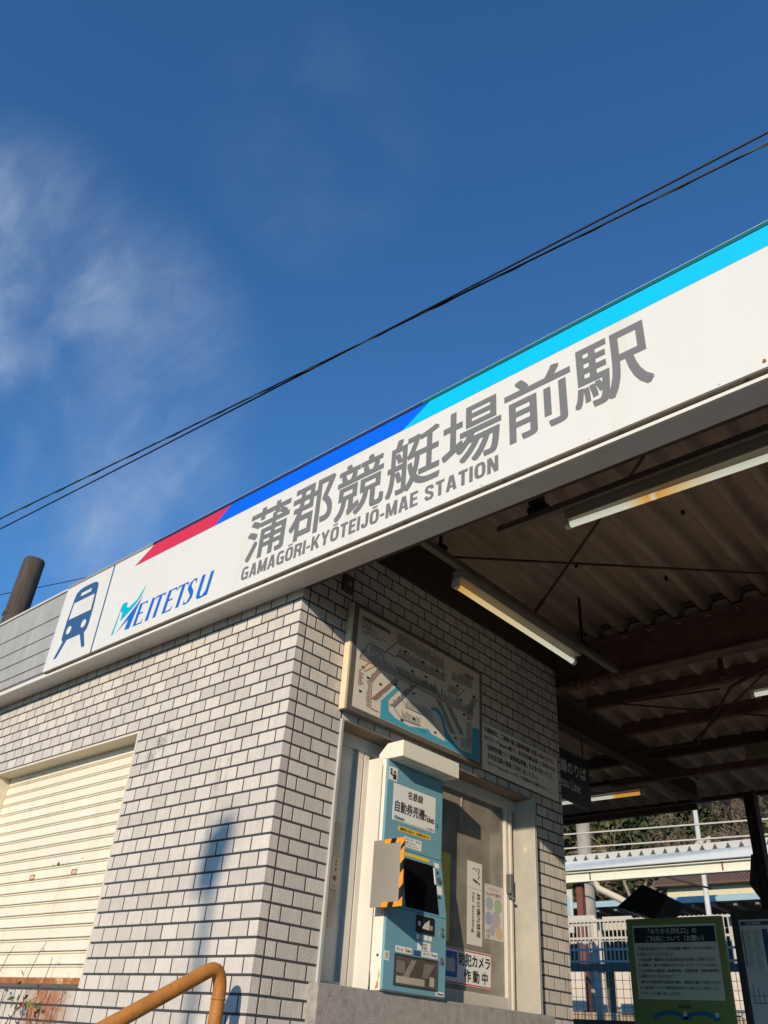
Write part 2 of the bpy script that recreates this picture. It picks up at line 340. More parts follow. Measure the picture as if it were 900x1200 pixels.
def screen(t):
    wall, u0, u1, v0, v1 = t; pl = PA(0) if wall == 'A' else PB(0); p = [project(pl(*c)) for c in rect(u0, u1, v0, v1)]
    if any(q[2] <= 0 or not (0 <= q[0] <= 900 and 0 <= q[1] <= 1200) for q in p): return 0
    return abs(sum(p[i][0] * p[(i + 1) % 4][1] - p[(i + 1) % 4][0] * p[i][1] for i in range(4)))
tiles.sort(key=screen, reverse=True)
cache = {}
for t in tiles[:300]:
    wall, u0, u1, v0, v1 = t; k = (wall, round(u1 - u0, 4), round(v1 - v0, 4))
    if k not in cache: cache[k] = tile_mb(MB(), wall, -(u1 - u0) / 2, (u1 - u0) / 2, -(v1 - v0) / 2, (v1 - v0) / 2).mesh('tile', TILE)
    j = random.uniform(-.0006, .0006); c = ((u0 + u1) / 2, (v0 + v1) / 2)
    loc = Vector((c[0], j, c[1]) if wall == 'A' else (j, c[0], c[1])) - bld.base
    link('tile', cache[k], front if wall == 'A' else side, loc)
for wl, par in (('A', front), ('B', side)):
    mb = MB()
    for t in tiles[300:]:
        if t[0] == wl: tile_mb(mb, *t, dz=random.uniform(-.0006, .0006))
    bld.part('tile_field', mb, TILE, parent=par, kind='stuff')

cw = Thing('skylight_block_wall', (5.4, 3.2, -ZO), 'unseen wall added opposite the ticket window to cut skylight on the tiles', 'wall')  # wall out of view, added so less skylight reaches the ticket window side
cw.part('wall', box(5.32, 5.45, -.1, 6.3, -ZO + .002, .95), M('render_tan', (.34, .30, .25), rough=.9, var=.12, scale=3))
# ---- roof edge: boxed metal fascia over the street side, ribbed siding left of the sign
LIP, SOF = -.142, .051
bld.part('fascia_box', box(-5.2, 5.3, LIP, -.008, SOF, .735), FASCIA, bevel=.003)
bld.part('closure_board', box(.013, 5.3, -.0075, .012, .052, .93), BROWN)
bld.part('drip_lip', box(-5.2, 5.3, -.160, LIP - .001, .037, .0535), M('lip_white', (.72, .70, .64), rough=.4, var=.06), bevel=.0015)
zz = [.083, .157, .271, .390, .530, .728]
for i in range(5):
    bld.part('siding_plank', box(-5.2, -2.475, LIP - .018, LIP - .001, zz[i] + .004, zz[i + 1] - .004), SIDING, bevel=.004)
bld.part('coping', box(-5.2, -2.475, LIP - .026, -.008, .731, .749), FASCIA, bevel=.003)
bld.part('wall_trim', box(-.15, .012, .003, 2.5, .4765, .80), BROWN, bevel=.004)
# ---- shutter
sh = bld.part('shutter', box(OA[0] - .05, OA[1] + .02, .125, .145, OA[2], OA[3] - .001), M('shutter_backing', (.25, .22, .17)))  # plain tan-brown backing behind the slats
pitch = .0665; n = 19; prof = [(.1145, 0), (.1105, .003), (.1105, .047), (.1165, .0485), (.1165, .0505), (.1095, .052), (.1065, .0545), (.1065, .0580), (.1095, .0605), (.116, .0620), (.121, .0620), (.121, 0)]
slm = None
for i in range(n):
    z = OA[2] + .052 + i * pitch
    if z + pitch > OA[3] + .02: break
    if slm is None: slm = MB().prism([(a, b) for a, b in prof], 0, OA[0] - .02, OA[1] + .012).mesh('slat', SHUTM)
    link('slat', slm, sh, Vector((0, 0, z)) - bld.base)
bld.part('bottom_rail', box(OA[0], OA[1], .085, .124, OA[2] + .02, OA[2] + .051), RUST, bevel=.004, parent=sh)
bld.part('rail_lip', box(OA[0], OA[1], .06, .118, OA[2] + .001, OA[2] + .019), M('dark_rail', (.12, .10, .08), rough=.6), bevel=.003, parent=sh)
for hx in (-2.36, -1.86):
    bld.part('finger_slot', join(box(hx - .03, hx + .03, .1075, .1102, -1.228, -1.2235), box(hx - .03, hx + .03, .1075, .1102, -1.2035, -1.199), box(hx - .03, hx - .024, .1075, .1102, -1.2235, -1.2035), box(hx + .024, hx + .03, .1075, .1102, -1.2235, -1.2035)), RUST, parent=sh)
    bld.part('slot_hole', box(hx - .024, hx + .024, .1096, .1102, -1.2235, -1.2035), M('slot_tan', (.62, .50, .33)), parent=sh)
bld.part('lock', tube([(-2.07, .1105, -1.158), (-2.07, .1065, -1.158)], .012, 12), M('lock_metal', (.09, .08, .07), rough=.7), parent=sh)
for kx, kz in ((-2.13, -1.16), (-2.02, -1.16), (-2.23, -1.175), (-1.8, -1.145)):
    bld.part('rivet', tube([(kx, .1105, kz), (kx, .1085, kz)], .0042, 8), RUST, parent=sh)
fr = MB()
fr.box(OA[0] - .001, OA[0] + .012, -.002, .108, OA[2], OA[3] - .0125).box(OA[1] - .012, OA[1] + .001, -.004, .108, OA[2], OA[3] - .0125).box(OA[0] - .001, OA[1] + .001, -.004, .108, OA[3] - .012, OA[3] + .001)
bld.part('shutter_frame', fr, CREAM_SOFFIT)

# ---- ticket window
lg = bld.part('counter_ledge', box(-.158, .059, .33, 2.235, -2.3, OB[2]), CONC, bevel=.004)
wf = MB()
wf.box(-.13, .012, .367, .386, OB[2] + .001, OB[3] - .001)
bld.part('left_trim', wf, STEEL, bevel=.002)
bld.part('right_jamb', box(-.155, .05, 2.1, 2.126, OB[2] + .001, OB[3] - .013), JAMB, bevel=.002)
bld.part('lintel_plate', box(-.155, .014, .387, 2.126, OB[3] - .012, OB[3] - .001), M('lintel_brown', (.24, .19, .14), rough=.5, var=.1, metal=.2), bevel=.002)
wx = -.125
frm = MB()
frm.box(wx - .03, wx + .03, .387, 2.099, -.628, -.5605)                      # head
frm.box(wx - .03, wx + .028, .62, .662, OB[2] + .001, -.6285)                 # channel by the lock strip
frm.box(wx - .03, wx + .028, .672, .708, OB[2] + .001, -.6285)
frm.box(wx - .03, wx + .024, 2.0, 2.03, OB[2] + .001, -.6285)
frm.box(wx - .03, wx + .034, 2.036, 2.058, OB[2] + .001, -.6285)
frm.box(wx - .03, wx + .028, .387, .6195, OB[2] + .001, -1.722)
frm.box(wx - .03, wx + .024, 1.19, 1.9995, OB[2] + .001, -1.676)
wfo = bld.part('window_frame', frm, ALU, bevel=.0025)
bld.part('lock_strip', box(wx - .02, wx + .004, .3875, .6195, -1.7215, -.6285), STEEL, parent=wfo)
bld.part('strip_patch', box(wx + .0045, wx + .007, .392, .565, -1.50, -1.02), M('patch_steel', (.46, .43, .38), rough=.45, metal=.5, var=.15), parent=wfo)
lp = bld.part('lock_plate', box(wx + .0075, wx + .017, .505, .567, -1.335, -1.19), M('lock_plate', (.66, .58, .44), rough=.45, metal=.3, var=.1), bevel=.002, parent=wfo)
for kz, kr in ((-1.205, .005), (-1.222, .005), (-1.245, .006), (-1.285, .012), (-1.32, .005)):
    bld.part('keyhole', tube([(wx + .017, .536, kz), (wx + .0185, .536, kz)], kr, 10), RUST, parent=wfo)
gl = bpy.data.materials.new('window_glass'); gl.use_nodes = True; t = gl.node_tree; t.nodes.clear()
a = t.nodes.new('ShaderNodeBsdfTransparent'); a.inputs[0].default_value = (.80, .78, .72, 1); g = t.nodes.new('ShaderNodeBsdfGlossy'); g.inputs['Roughness'].default_value = .04; g.inputs[0].default_value = (.9, .9, .9, 1)
d_ = t.nodes.new('ShaderNodeBsdfDiffuse'); d_.inputs[0].default_value = (.58, .52, .43, 1)
tcg = t.nodes.new('ShaderNodeTexCoord'); ng = t.nodes.new('ShaderNodeTexNoise'); ng.inputs['Scale'].default_value = 5; ng.inputs['Detail'].default_value = 8; t.links.new(tcg.outputs['Object'], ng.inputs['Vector'])
rg = t.nodes.new('ShaderNodeMapRange'); t.links.new(ng.outputs['Fac'], rg.inputs[0]); rg.inputs[1].default_value = .35; rg.inputs[2].default_value = .8; rg.inputs[3].default_value = .30; rg.inputs[4].default_value = .62
fz = t.nodes.new('ShaderNodeFresnel'); fz.inputs[0].default_value = 1.45
x1 = t.nodes.new('ShaderNodeMixShader'); t.links.new(rg.outputs[0], x1.inputs[0]); t.links.new(a.outputs[0], x1.inputs[1]); t.links.new(d_.outputs[0], x1.inputs[2])
x2 = t.nodes.new('ShaderNodeMixShader'); t.links.new(fz.outputs[0], x2.inputs[0]); t.links.new(x1.outputs[0], x2.inputs[1]); t.links.new(g.outputs[0], x2.inputs[2])
ot = t.nodes.new('ShaderNodeOutputMaterial'); t.links.new(x2.outputs[0], ot.inputs[0])
bld.part('pane', box(wx - .004, wx + .002, 1.19, 1.9995, -1.6755, -.6285), gl, parent=wfo)
# the blind behind the pane: soft upright folds
bl = MB(); N = 60
for i in range(N + 1):
    y = .70 + 1.36 * i / N; x = wx - .038 - .010 * (.5 + .5 * math.sin(i * .82 + 2.2 * math.sin(i * .21))) - .004 * math.sin(i * 1.9)
    for zv in (-1.74, -1.2, -.56): bl.v.append((x, y, zv))
for i in range(N):
    for k in (0, 1): bl.f.append((i * 3 + k, i * 3 + 3 + k, i * 3 + 4 + k, i * 3 + 1 + k))
bld.part('blind', bl, M('blind_cloth', (.60, .53, .43), rough=.9, var=.18, scale=4, stretch=(1, 2, .6), second=(.30, .26, .20), cut=(.5, .75)), parent=wfo, smooth=True)
bld.part('pull_cord', join(tube([(wx + .004, 1.565, -.655), (wx + .004, 1.56, -.83)], .006, 6), box(wx + .002, wx + .008, 1.55, 1.575, -.79, -.74)), M('cord_grey', (.30, .27, .22)), parent=wfo)
bld.part('door_handle', join(box(wx + .0245, wx + .06, 1.995, 2.02, -1.13, -1.02), tube([(wx + .03, 2.012, -1.14), (wx + .07, 2.018, -1.16)], .008, 8)), M('handle_grey', (.16, .16, .155), rough=.5, metal=.5), bevel=.003, parent=wfo)
bld.part('interior_wall', box(-.6, -.58, .2, 2.37, -2.6, .7), M('interior', (.12, .11, .1)))
# wall box and hinge bits
jb = Thing('wall_switch_box', (.0, .315, .165), 'small dark metal box with a round key switch on the shaded tiles', 'switch box')
jb.part('case', box(.001, .022, .272, .355, .163, .268), M('box_brown', (.10, .085, .07), rough=.5, metal=.3), bevel=.003)
jb.part('key_switch', tube([(.022, .318, .216), (.027, .318, .216)], .016, 14), M('key_brass', (.40, .34, .26), rough=.4, metal=.5))

# ================================================================ station sign
SY = -.18
sg = Thing('station_sign', (1.4, -.16, .066), 'long white station name board with red, blue and cyan stripes on the roof edge', 'sign')
S0, S1, SB, STP = -2.462, 5.25, .066, .722
sg.part('panel', box(S0, .466, SY, LIP - .003, SB, STP), SIGNW, bevel=.002)
sg.part('panel', box(.4675, 2.90, SY, LIP - .003, SB, STP), SIGNW, bevel=.002)
sg.part('panel', box(2.9015, S1, SY, LIP - .003, SB, STP), SIGNW, bevel=.002)
sg.part('underside_rail', box(S0, S1, SY + .004, LIP - .004, SB - .004, SB - .001), M('rail_brown', (.24, .21, .18), rough=.6, var=.1), bevel=.001)
for i in range(14):
    bx_ = -2.3 + i * .53 + random.uniform(-.06, .06)
    sg.part('screw', tube([(bx_, SY + .018, SB - .004), (bx_, SY + .018, SB - .0095)], .006, 8), BROWN)
P = PA(SY - .0012)
def spart(name, polys, mat, d=.0): return sg.part(name, face_out(flat(polys, PA(SY - .0012 - d)), (0, -1, 0)), mat)
spart('divider', [rect(-1.842, -1.826, SB + .001, STP - .001)], NAVY)
SB0, SB1 = .618, STP - .002
spart('red_stripe', [[(-1.549, SB0), (-.70, SB0), (-.562, SB1), (-1.36, SB1)]], RED)
spart('blue_stripe', [[(-.70, SB0), (.815, SB0), (.988, SB1), (-.562, SB1)]], SBLUE)
spart('cyan_stripe', [[(.815, SB0), (S1 - .002, SB0), (S1 - .002, SB1), (.988, SB1)]], CYAN)
for nm, xa, xb, mt in (('cap_strip', S0, -1.38, CAPR), ('cap_strip', -1.38, .94, CAPB), ('cap_strip', .94, S1, CAPT)):
    sg.part(nm, box(xa, xb - .001, SY - .004, LIP - .004, STP + .001, STP + .019), mt, bevel=.001)
for i in range(15):
    fx = S0 + .12 + i * .52; sg.part('face_rivet', tube([(fx, SY, SB + .012), (fx, SY - .0022, SB + .012)], .0042, 8), FASCIA)
sg.part('cap_edge', box(S0, S1, SY - .0045, SY + .01, STP + .0195, STP + .0215), FASCIA)
# train pictogram
bc = -2.148
body = [(-.155, .60), (-.145, .635), (-.11, .655), (-.06, .663), (.06, .663), (.11, .655), (.145, .635), (.155, .60), (.172, .43), (.172, .315), (.165, .275), (.14, .256), (-.14, .256), (-.165, .275), (-.172, .315), (-.172, .43)]
holes = [[(-.137, .553), (.137, .553), (.145, .425), (-.145, .425)], rect(-.068, .068, .590, .617), [(-.097 + .031 * math.cos(i * math.pi / 8), .333 + .031 * math.sin(i * math.pi / 8)) for i in range(16)], [(.097 + .031 * math.cos(i * math.pi / 8), .333 + .031 * math.sin(i * math.pi / 8)) for i in range(16)]]
ti = spart('train_pictogram', [[(bc + u, v) for u, v in body], [(bc - .14, .256), (bc - .205, .138), (bc - .165, .138), (bc - .085, .2562)], [(bc + .14, .256), (bc + .205, .138), (bc + .165, .138), (bc + .085, .2562)]], NAVY)
for nm, h in zip(('window', 'route_box', 'headlight', 'headlight'), holes):
    sg.part(nm, face_out(flat([[(bc + u, v) for u, v in h]], PA(SY - .0020)), (0, -1, 0)), SIGNW, parent=ti)
# operator's wordmark
spart('logo_swoosh', [[(-1.62, .130), (-1.575, .34), (-1.53, .345), (-1.511, .33), (-1.512, .300), (-1.548, .272), (-1.575, .29), (-1.597, .130)],
                      [(-1.548, .272), (-1.512, .300), (-1.478, .291), (-1.403, .325), (-1.331, .413), (-1.356, .345), (-1.412, .287), (-1.478, .246), (-1.549, .212)]], TEAL)
spart('logo_swoosh', [[(-1.562, .130), (-1.471, .218), (-1.387, .286), (-1.341, .333), (-1.372, .262), (-1.393, .193), (-1.411, .124), (-1.466, .128), (-1.448, .200), (-1.511, .165)]], LBLUE)
def letter(polys):
    spart('logo_letter', polys, LBLUE)
sh_ = .17
def L_(x, pts): return [(x + u + sh_ * v, .126 + v) for u, v in pts]
H = .152
def E_(x): return [L_(x, [(0, 0), (.032, 0), (.032, H), (0, H)]), L_(x, [(.032, 0), (.092, 0), (.100, .030), (.082, .010), (.032, .008)]), L_(x, [(.032, .074), (.072, .074), (.070, .084), (.032, .084)]), L_(x, [(.032, H - .009), (.074, H - .009), (.090, H - .028), (.088, H), (.032, H)])]
def T_(x): return [L_(x, [(.032, 0), (.064, 0), (.064, H), (.032, H)]), L_(x, [(-.006, H - .030), (.012, H - .010), (.032, H - .009), (.032, H), (-.002, H)]), L_(x, [(.064, H - .009), (.084, H - .010), (.098, H - .030), (.096, H), (.064, H)])]
letter(E_(-1.374)); letter([L_(-1.242, [(0, 0), (.033, 0), (.033, H), (0, H)])]); letter(T_(-1.193)); letter(E_(-1.066)); letter(T_(-.960))
letter([L_(-.857, [(0, .035), (.004, 0), (.03, -.003), (.060, .004), (.080, .030), (.078, .056), (.048, .034), (.036, .008), (.014, .010)]), L_(-.857, [(.078, .056), (.070, .076), (.034, .112), (.004, .118), (.004, .098), (.022, .078), (.050, .048), (.048, .034)]),
        L_(-.857, [(.004, .118), (.034, .112), (.040, H - .008), (.060, H - .010), (.078, H - .036), (.076, H - .002), (.045, H + .003), (.014, H - .012)])])
letter([L_(-.735, [(0, .030), (.0, H), (.032, H), (.032, .030), (.040, .010), (.022, -.003), (.006, .008)]), L_(-.735, [(.022, -.003), (.040, .010), (.060, .010), (.082, .034), (.082, 0), (.062, -.003)]), L_(-.735, [(.082, .0), (.112, 0), (.112, H), (.082, H)])])
# station name
def thick(pts, t, closed=False):
    """a band of even width along a polyline; flat ends, mitred joints"""
    n = len(pts); L = []; R_ = []
    for i in range(n):
        a = pts[i - 1] if (i or closed) else None; b = pts[(i + 1) % n] if (i < n - 1 or closed) else None; p_ = pts[i]
        d1 = Vector((p_[0] - a[0], p_[1] - a[1])).normalized() if a is not None else None; d2 = Vector((b[0] - p_[0], b[1] - p_[1])).normalized() if b is not None else None
        d1 = d1 or d2; d2 = d2 or d1; m = (d1 + d2).normalized(); nn = Vector((-m.y, m.x)); k = t / 2 / max(.35, nn.dot(Vector((-d1.y, d1.x))))
        L.append((p_[0] + nn.x * k, p_[1] + nn.y * k)); R_.append((p_[0] - nn.x * k, p_[1] - nn.y * k))
    return [[L[i], R_[i], R_[(i + 1) % n], L[(i + 1) % n]] for i in range(n if closed else n - 1)]
def glyph(c, t=.185):
    h = t / 2
    def sup(w, a0, a1, n=22):
        o = []
        for k in range(n + 1):
            a = R(a0 + (a1 - a0) * k / n); ca, sa = math.cos(a), math.sin(a); e = .62
            o.append((w / 2 + (w / 2 - h) * math.copysign(abs(ca) ** e, ca), .5 + (.5 - h) * math.copysign(abs(sa) ** e, sa)))
        return o
    if c == 'I': return .19, [thick([(.095, 0), (.095, 1)], t)]
    if c == 'T': return .50, [thick([(0, 1 - h), (.50, 1 - h)], t), thick([(.25, 0), (.25, 1 - t)], t)]
    if c == 'E': return .46, [thick([(h, 0), (h, 1)], t), thick([(t, 1 - h), (.46, 1 - h)], t * .95), thick([(t, .51), (.42, .51)], t * .9), thick([(t, h), (.46, h)], t * .95)]
    if c == 'A': return .60, [thick([(h * 1.02, 0), (.27, 1)], t * .97), thick([(.60 - h * 1.02, 0), (.33, 1)], t * .97), thick([(.17, .27), (.43, .27)], t * .8)]
    if c == 'M': return .70, [thick([(h, 0), (h, 1)], t), thick([(.70 - h, 0), (.70 - h, 1)], t), thick([(h + .03, 1), (.35, .06)], t * .85), thick([(.67 - h, 1), (.35, .06)], t * .85)]
    if c == 'N': return .57, [thick([(h, 0), (h, 1)], t), thick([(.57 - h, 0), (.57 - h, 1)], t), thick([(h + .02, 1), (.55 - h, 0)], t * .95)]
    if c == 'K': return .59, [thick([(h, 0), (h, 1)], t), thick([(t * .9, .36), (.59 - h, 1)], t * .95), thick([(.27, .56), (.60 - h, 0)], t)]
    if c == 'Y': return .58, [thick([(h * .9, 1), (.29, .42)], t * .95), thick([(.58 - h * .9, 1), (.29, .42)], t * .95), thick([(.29, .47), (.29, 0)], t)]
    if c in 'OŌ': return .58, [thick(sup(.58, 0, 360)[:-1], t, True)] + ([thick([(.12, 1.16), (.46, 1.16)], .10)] if c == 'Ō' else [])
    if c == 'G': return .58, [thick(sup(.58, 38, 322), t), thick([(.58 - h, .30), (.58 - h, .50)], t), thick([(.58, .47), (.30, .47)], t * .8), thick([(.58 - h * .6, 0), (.58 - h * .6, .30)], t * .6)]
    if c == 'R': return .56, [thick([(h, 0), (h, 1)], t), thick([(t, 1 - h), (.32, 1 - h), (.42, .985 - h), (.56 - h, .85), (.56 - h, .66), (.43, .47 + h * .6), (.32, .455 + h * .4), (t, .455 + h * .4)], t * .95), thick([(.37, .44), (.56 - h, .26), (.565 - h, 0)], t)]
    if c == 'S': w_ = .54; return w_, [thick([(w_ - h, .70), (w_ - h - .02, .80), (w_ * .70, .895), (w_ / 2, 1 - h), (w_ * .28, .89), (h + .02, .82), (h, .72), (h + .05, .61), (w_ * .4, .53), (w_ * .62, .465), (w_ - h - .04, .39), (w_ - h, .28), (w_ - h - .02, .18), (w_ * .70, .105), (w_ / 2, h), (w_ * .28, .105), (h + .02, .19), (h, .31)], t * .95)]
    if c == 'J': w_ = .46; return w_, [thick([(w_ - h, 1), (w_ - h, .30), (w_ - h - .03, .17), (w_ * .62, .105), (w_ * .46, h), (w_ * .30, .12), (h + .01, .19), (h, .34)], t)]
    if c == '-': return .26, [thick([(0, .38), (.26, .38)], t * .9)]
    return .22, []
def grotesk(body, u0, u1, v0, v1, y, gap=.085):
    """condensed bold capitals laid out between u0 and u1; yields one mesh per word"""
    tot = sum(glyph(c)[0] + gap for c in body) - gap; su = (u1 - u0) / tot; sv = v1 - v0; u = u0; out = []; mb = MB(); k = 0
    for c in body + ' ':
        w_, st_ = glyph(c)
        if c == ' ':
            if mb.v: out.append(mb); mb = MB()
        for pl_ in st_:
            k += 1
            for q in pl_: mb.quad(*[(u + a * su, y - .00006 * (k % 9), v0 + b * sv) for a, b in q])
        u += (w_ + gap) * su
    return out
for i, ch in enumerate('蒲郡競艇場前駅'):
    u = [-.322, .034, .383, .733, 1.078, 1.430, 1.775][i]
    sg.part('character', face_out(text(ch, P, u, u + [.330, .318, .326, .326, .324, .326, .334][i], .228, .558, bold=.015, res=4), (0, -1, 0)), GRAYINK)
for wmb in grotesk('GAMAGŌRI-KYŌTEIJŌ-MAE STATION', -.325, 1.388, .118, .201, SY - .0012): sg.part('romanised_word', face_out(wmb, (0, -1, 0)), GRAYINK)
sg.part('bolt_mark', tube([(2.50, SY - .001, .094), (2.50, SY - .006, .094)], .006, 8), RUST)

# ================================================================ route map
MX = .045
mp_ = Thing('route_map_board', (.02, .95, -.5), 'framed fare map of the railway above the ticket window, half in sunlight', 'map board')
mp_.part('back', box(.002, MX - .004, .352, 1.54, -.507, .10), M('map_back', (.32, .26, .19), rough=.6))
for q in ((.350, .384, -.509, .102), (1.522, 1.542, -.509, .102)): mp_.part('frame_bar', box(.004, MX + .006, q[0], q[1], q[2], q[3]), M('map_frame', (.20, .18, .155), rough=.45, metal=.4), bevel=.002)
for q in ((.3845, 1.5215, -.509, -.482), (.3845, 1.5215, .088, .102)): mp_.part('frame_bar', box(.004, MX + .006, q[0], q[1], q[2], q[3]), MATS['map_frame'], bevel=.002)
mp_.part('side_board', box(.006, MX + .002, .338, .3495, -.509, .102), M('side_cream', (.72, .60, .42), rough=.5))
sheet = mp_.part('map_sheet', box(MX - .0035, MX, .3845, 1.5215, -.4815, .0875), MAPW)
def uvm(u, v): return (.386 + 1.133 * u, .087 - .565 * v)
PM = PB(MX + .0012); PM2 = PB(MX + .0020)
def uvp(pts): return [uvm(*q) for q in pts]
sea = [[(.31, .606), (.201, .831), (.202, .997), (.997, .997)], ]
seaP = [uvp([(.31, .606), (.335, .623), (.254, .786), (.201, .831)]), uvp([(.201, .831), (.254, .786), (.259, .891), (.202, .99)]), uvp([(.202, .99), (.259, .891), (.308, .936), (.42, .955), (.42, .998), (.202, .998)]),
        uvp([(.42, .955), (.49, .925), (.566, .895), (.59, .93), (.703, .945), (.710, .998), (.42, .998)]), uvp([(.703, .945), (.71, .813), (.789, .924), (.828, .962), (.932, .948), (.998, .998), (.710, .998)]),
        uvp([(.932, .948), (.936, .654), (.998, .641), (.998, .998)]), uvp([(.579, .662), (.600, .64), (.639, .623), (.688, .703), (.71, .813), (.703, .945), (.69, .83), (.66, .721), (.63, .676), (.584, .683)])]
mp_.part('sea_print', face_out(flat(seaP, PM), (1, 0, 0)), SEA, parent=sheet)
LW = .0042
red = [[(.031, .507), (.146, .507), (.405, .525), (.656, .526), (.946, .533)], [(.186, .534), (.128, .685), (.132, .95), (.188, .951)], [(.298, .535), (.134, .854)]]
ora = [[(.099, .507), (.035, .641), (.036, .775)], [(.146, .507), (.07, .62)]]
drk = [[(.031, .507), (.089, .312), (.207, .314), (.29, .152), (.392, .153), (.678, .171)], [(.215, .314), (.289, .312), (.296, .284), (.398, .31), (.69, .299)], [(.749, .233), (.934, .213)], [(.712, .388), (.811, .38), (.861, .275)], [(.301, .407), (.32, .463), (.404, .485), (.626, .47), (.656, .513)]]
brn = [[(.656, .538), (.787, .828)], [(.705, .544), (.826, .793)], [(.837, .836), (.927, .822), (.921, .625)], [(.945, .312), (.894, .462), (.89, .599)]]
nav = [[(.456, .507), (.296, .836), (.355, .918), (.42, .911), (.50, .90)], [(.355, .721), (.382, .781), (.532, .776), (.596, .796), (.692, .907)]]
for nm, ls, c in (('red_line_print', red, (.55, .10, .06)), ('orange_line_print', ora, (.62, .30, .10)), ('dark_line_print', drk, (.10, .09, .085)), ('brown_line_print', brn, (.22, .14, .12)), ('blue_line_print', nav, (.05, .10, .28))):
    mp_.part(nm, face_out(join(*[stroke(uvp(l), LW, PM2) for l in ls]), (1, 0, 0)), M(nm, c, var=.02), parent=sheet)
ticks = MB(); rr = random.Random(3); PT = PB(MX + .0016)
def run(pts, side, step=.0105, ln=(.035, .085), perp=False):
    for (a, b), (c, d) in zip(pts, pts[1:]):
        A, B = uvm(a, b), uvm(c, d); L = math.hypot(B[0] - A[0], B[1] - A[1]); k = int(L / step)
        for i in range(k):
            t_ = (i + .5) / k; u, v = A[0] + (B[0] - A[0]) * t_, A[1] + (B[1] - A[1]) * t_; h = rr.uniform(*ln)
            if perp: q = rect(u + (.006 if side > 0 else -.006 - h), u + (.006 + h if side > 0 else -.006), v - .0022, v + .0022)
            else: q = rect(u - .0019, u + .0019, v + (.006 if side > 0 else -.006 - h), v + (.006 + h if side > 0 else -.006))
            ticks.quad(*[PT(*z) for z in q])
run(red[0], 1, ln=(.03, .07)); run([(.29, .152), (.392, .153), (.678, .171)], 1); run([(.298, .31), (.398, .31), (.69, .299)], 1, ln=(.03, .075)); run([(.749, .233), (.934, .213)], 1, ln=(.03, .06)); run([(.712, .388), (.811, .38)], 1, ln=(.03, .05)); run([(.099, .312), (.207, .314)], -1, ln=(.02, .05)); run([(.32, .463), (.404, .485), (.626, .47)], 1, ln=(.02, .05))
run(red[1][:3], -1, ln=(.02, .04), perp=True); run(red[2], 1, ln=(.02, .035), perp=True); run(ora[0][1:], 1, ln=(.02, .04), perp=True); run(nav[0][:2], -1, ln=(.02, .04), perp=True); run(nav[1][1:4], 1, ln=(.03, .055)); run([(.355, .918), (.42, .911), (.5, .9)], 1, ln=(.03, .05))
for l, s_ in ((brn[0], -1), (brn[1], 1), (brn[2][1:], -1), (brn[3], 1)): run(l, s_, ln=(.03, .05), perp=True)
run([(.837, .836), (.927, .822)], -1, ln=(.04, .06))
mp_.part('station_name_print', face_out(ticks, (1, 0, 0)), M('tick_ink', (.17, .155, .14), var=.02), parent=sheet, kind='stuff')
lbl = MB()
for u, v in ((.06, .585), (.055, .83), (.10, .665), (.19, .67), (.36, .20), (.42, .375), (.50, .215), (.53, .36), (.62, .23), (.80, .27), (.83, .42), (.44, .60), (.36, .93), (.45, .86), (.62, .9), (.79, .86), (.95, .30), (.86, .56), (.30, .60)):
    a_, b_ = uvm(u, v); lbl.quad(*[PT(*q) for q in rect(a_ - .012, a_ + .012, b_ - .0055, b_ + .0055)])
mp_.part('line_name_print', face_out(lbl, (1, 0, 0)), INK, parent=sheet, kind='stuff')
a_, b_ = uvm(.026, .105); mp_.part('title_print', face_out(join(text('名鉄線普通運賃案内図', PT, a_, a_ + .235, b_, b_ + .026, bold=.012, res=1), text('(大人片道)', PT, a_, a_ + .08, b_ - .026, b_ - .008, res=1), text('蒲郡競艇場前駅から', PT, a_, a_ + .13, b_ - .042, b_ - .029, res=1), text('きっぷは発売当日に限り有効です', PT, a_, a_ + .2, b_ - .062, b_ - .051, res=1), text('小児運賃は大人の半額です', PT, a_, a_ + .16, b_ - .075, b_ - .065, res=1)), (1, 0, 0)), INK, parent=sheet)
a_, b_ = uvm(.86, .12); mp_.part('logo_print', face_out(text('MEITETSU', PT, a_, a_ + .10, b_, b_ + .02, bold=.02, shear=.25, res=1), (1, 0, 0)), INK, parent=sheet)
a_, b_ = uvm(.49, .955); mp_.part('sea_name_print', face_out(text('三河湾', PT, a_, a_ + .06, b_, b_ + .012, res=1), (1, 0, 0)), INK, parent=sheet)

# ================================================================ notice plate beside the map
nb = Thing('notice_plate', (.01, 2.0, -.495), 'plain grey notice plate with five lines of black Japanese text', 'notice')
nbp = nb.part('plate', box(.002, .020, 1.572, 2.466, -.494, -.200), M('notice_grey', (.80, .72, .60), rough=.5, var=.05), bevel=.002)
nb.part('edge_trim', box(.0018, .010, 1.566, 2.472, -.500, -.194), M('edge_dark', (.06, .05, .04), rough=.6))
PN = PB(.0212)
lines = ['①乗車券は、ご乗車の前に自動券売機でお買い求めください。', '②ICカード(manaca等)で、吉良吉田駅以遠へご利用の方は', '　自動券売機にて「乗車駅証明書」をお受け取りのうえ、', '　吉良吉田駅の係員にお申し出ください。', '　＊ICカード(manaca)については、ご利用案内をご確認ください。']
ws = [.82, .83, .79, .60, .72]
for i, l in enumerate(lines):
    z1 = -.222 - i * .053; ind = .0 if i < 2 else .035
    nb.part('text_line', face_out(text(l.strip('　'), PN, 1.605 + ind, 1.605 + ws[i], z1 - (.036 if i < 4 else .027), z1, bold=.012, res=1), (1, 0, 0)), INK, parent=nbp)

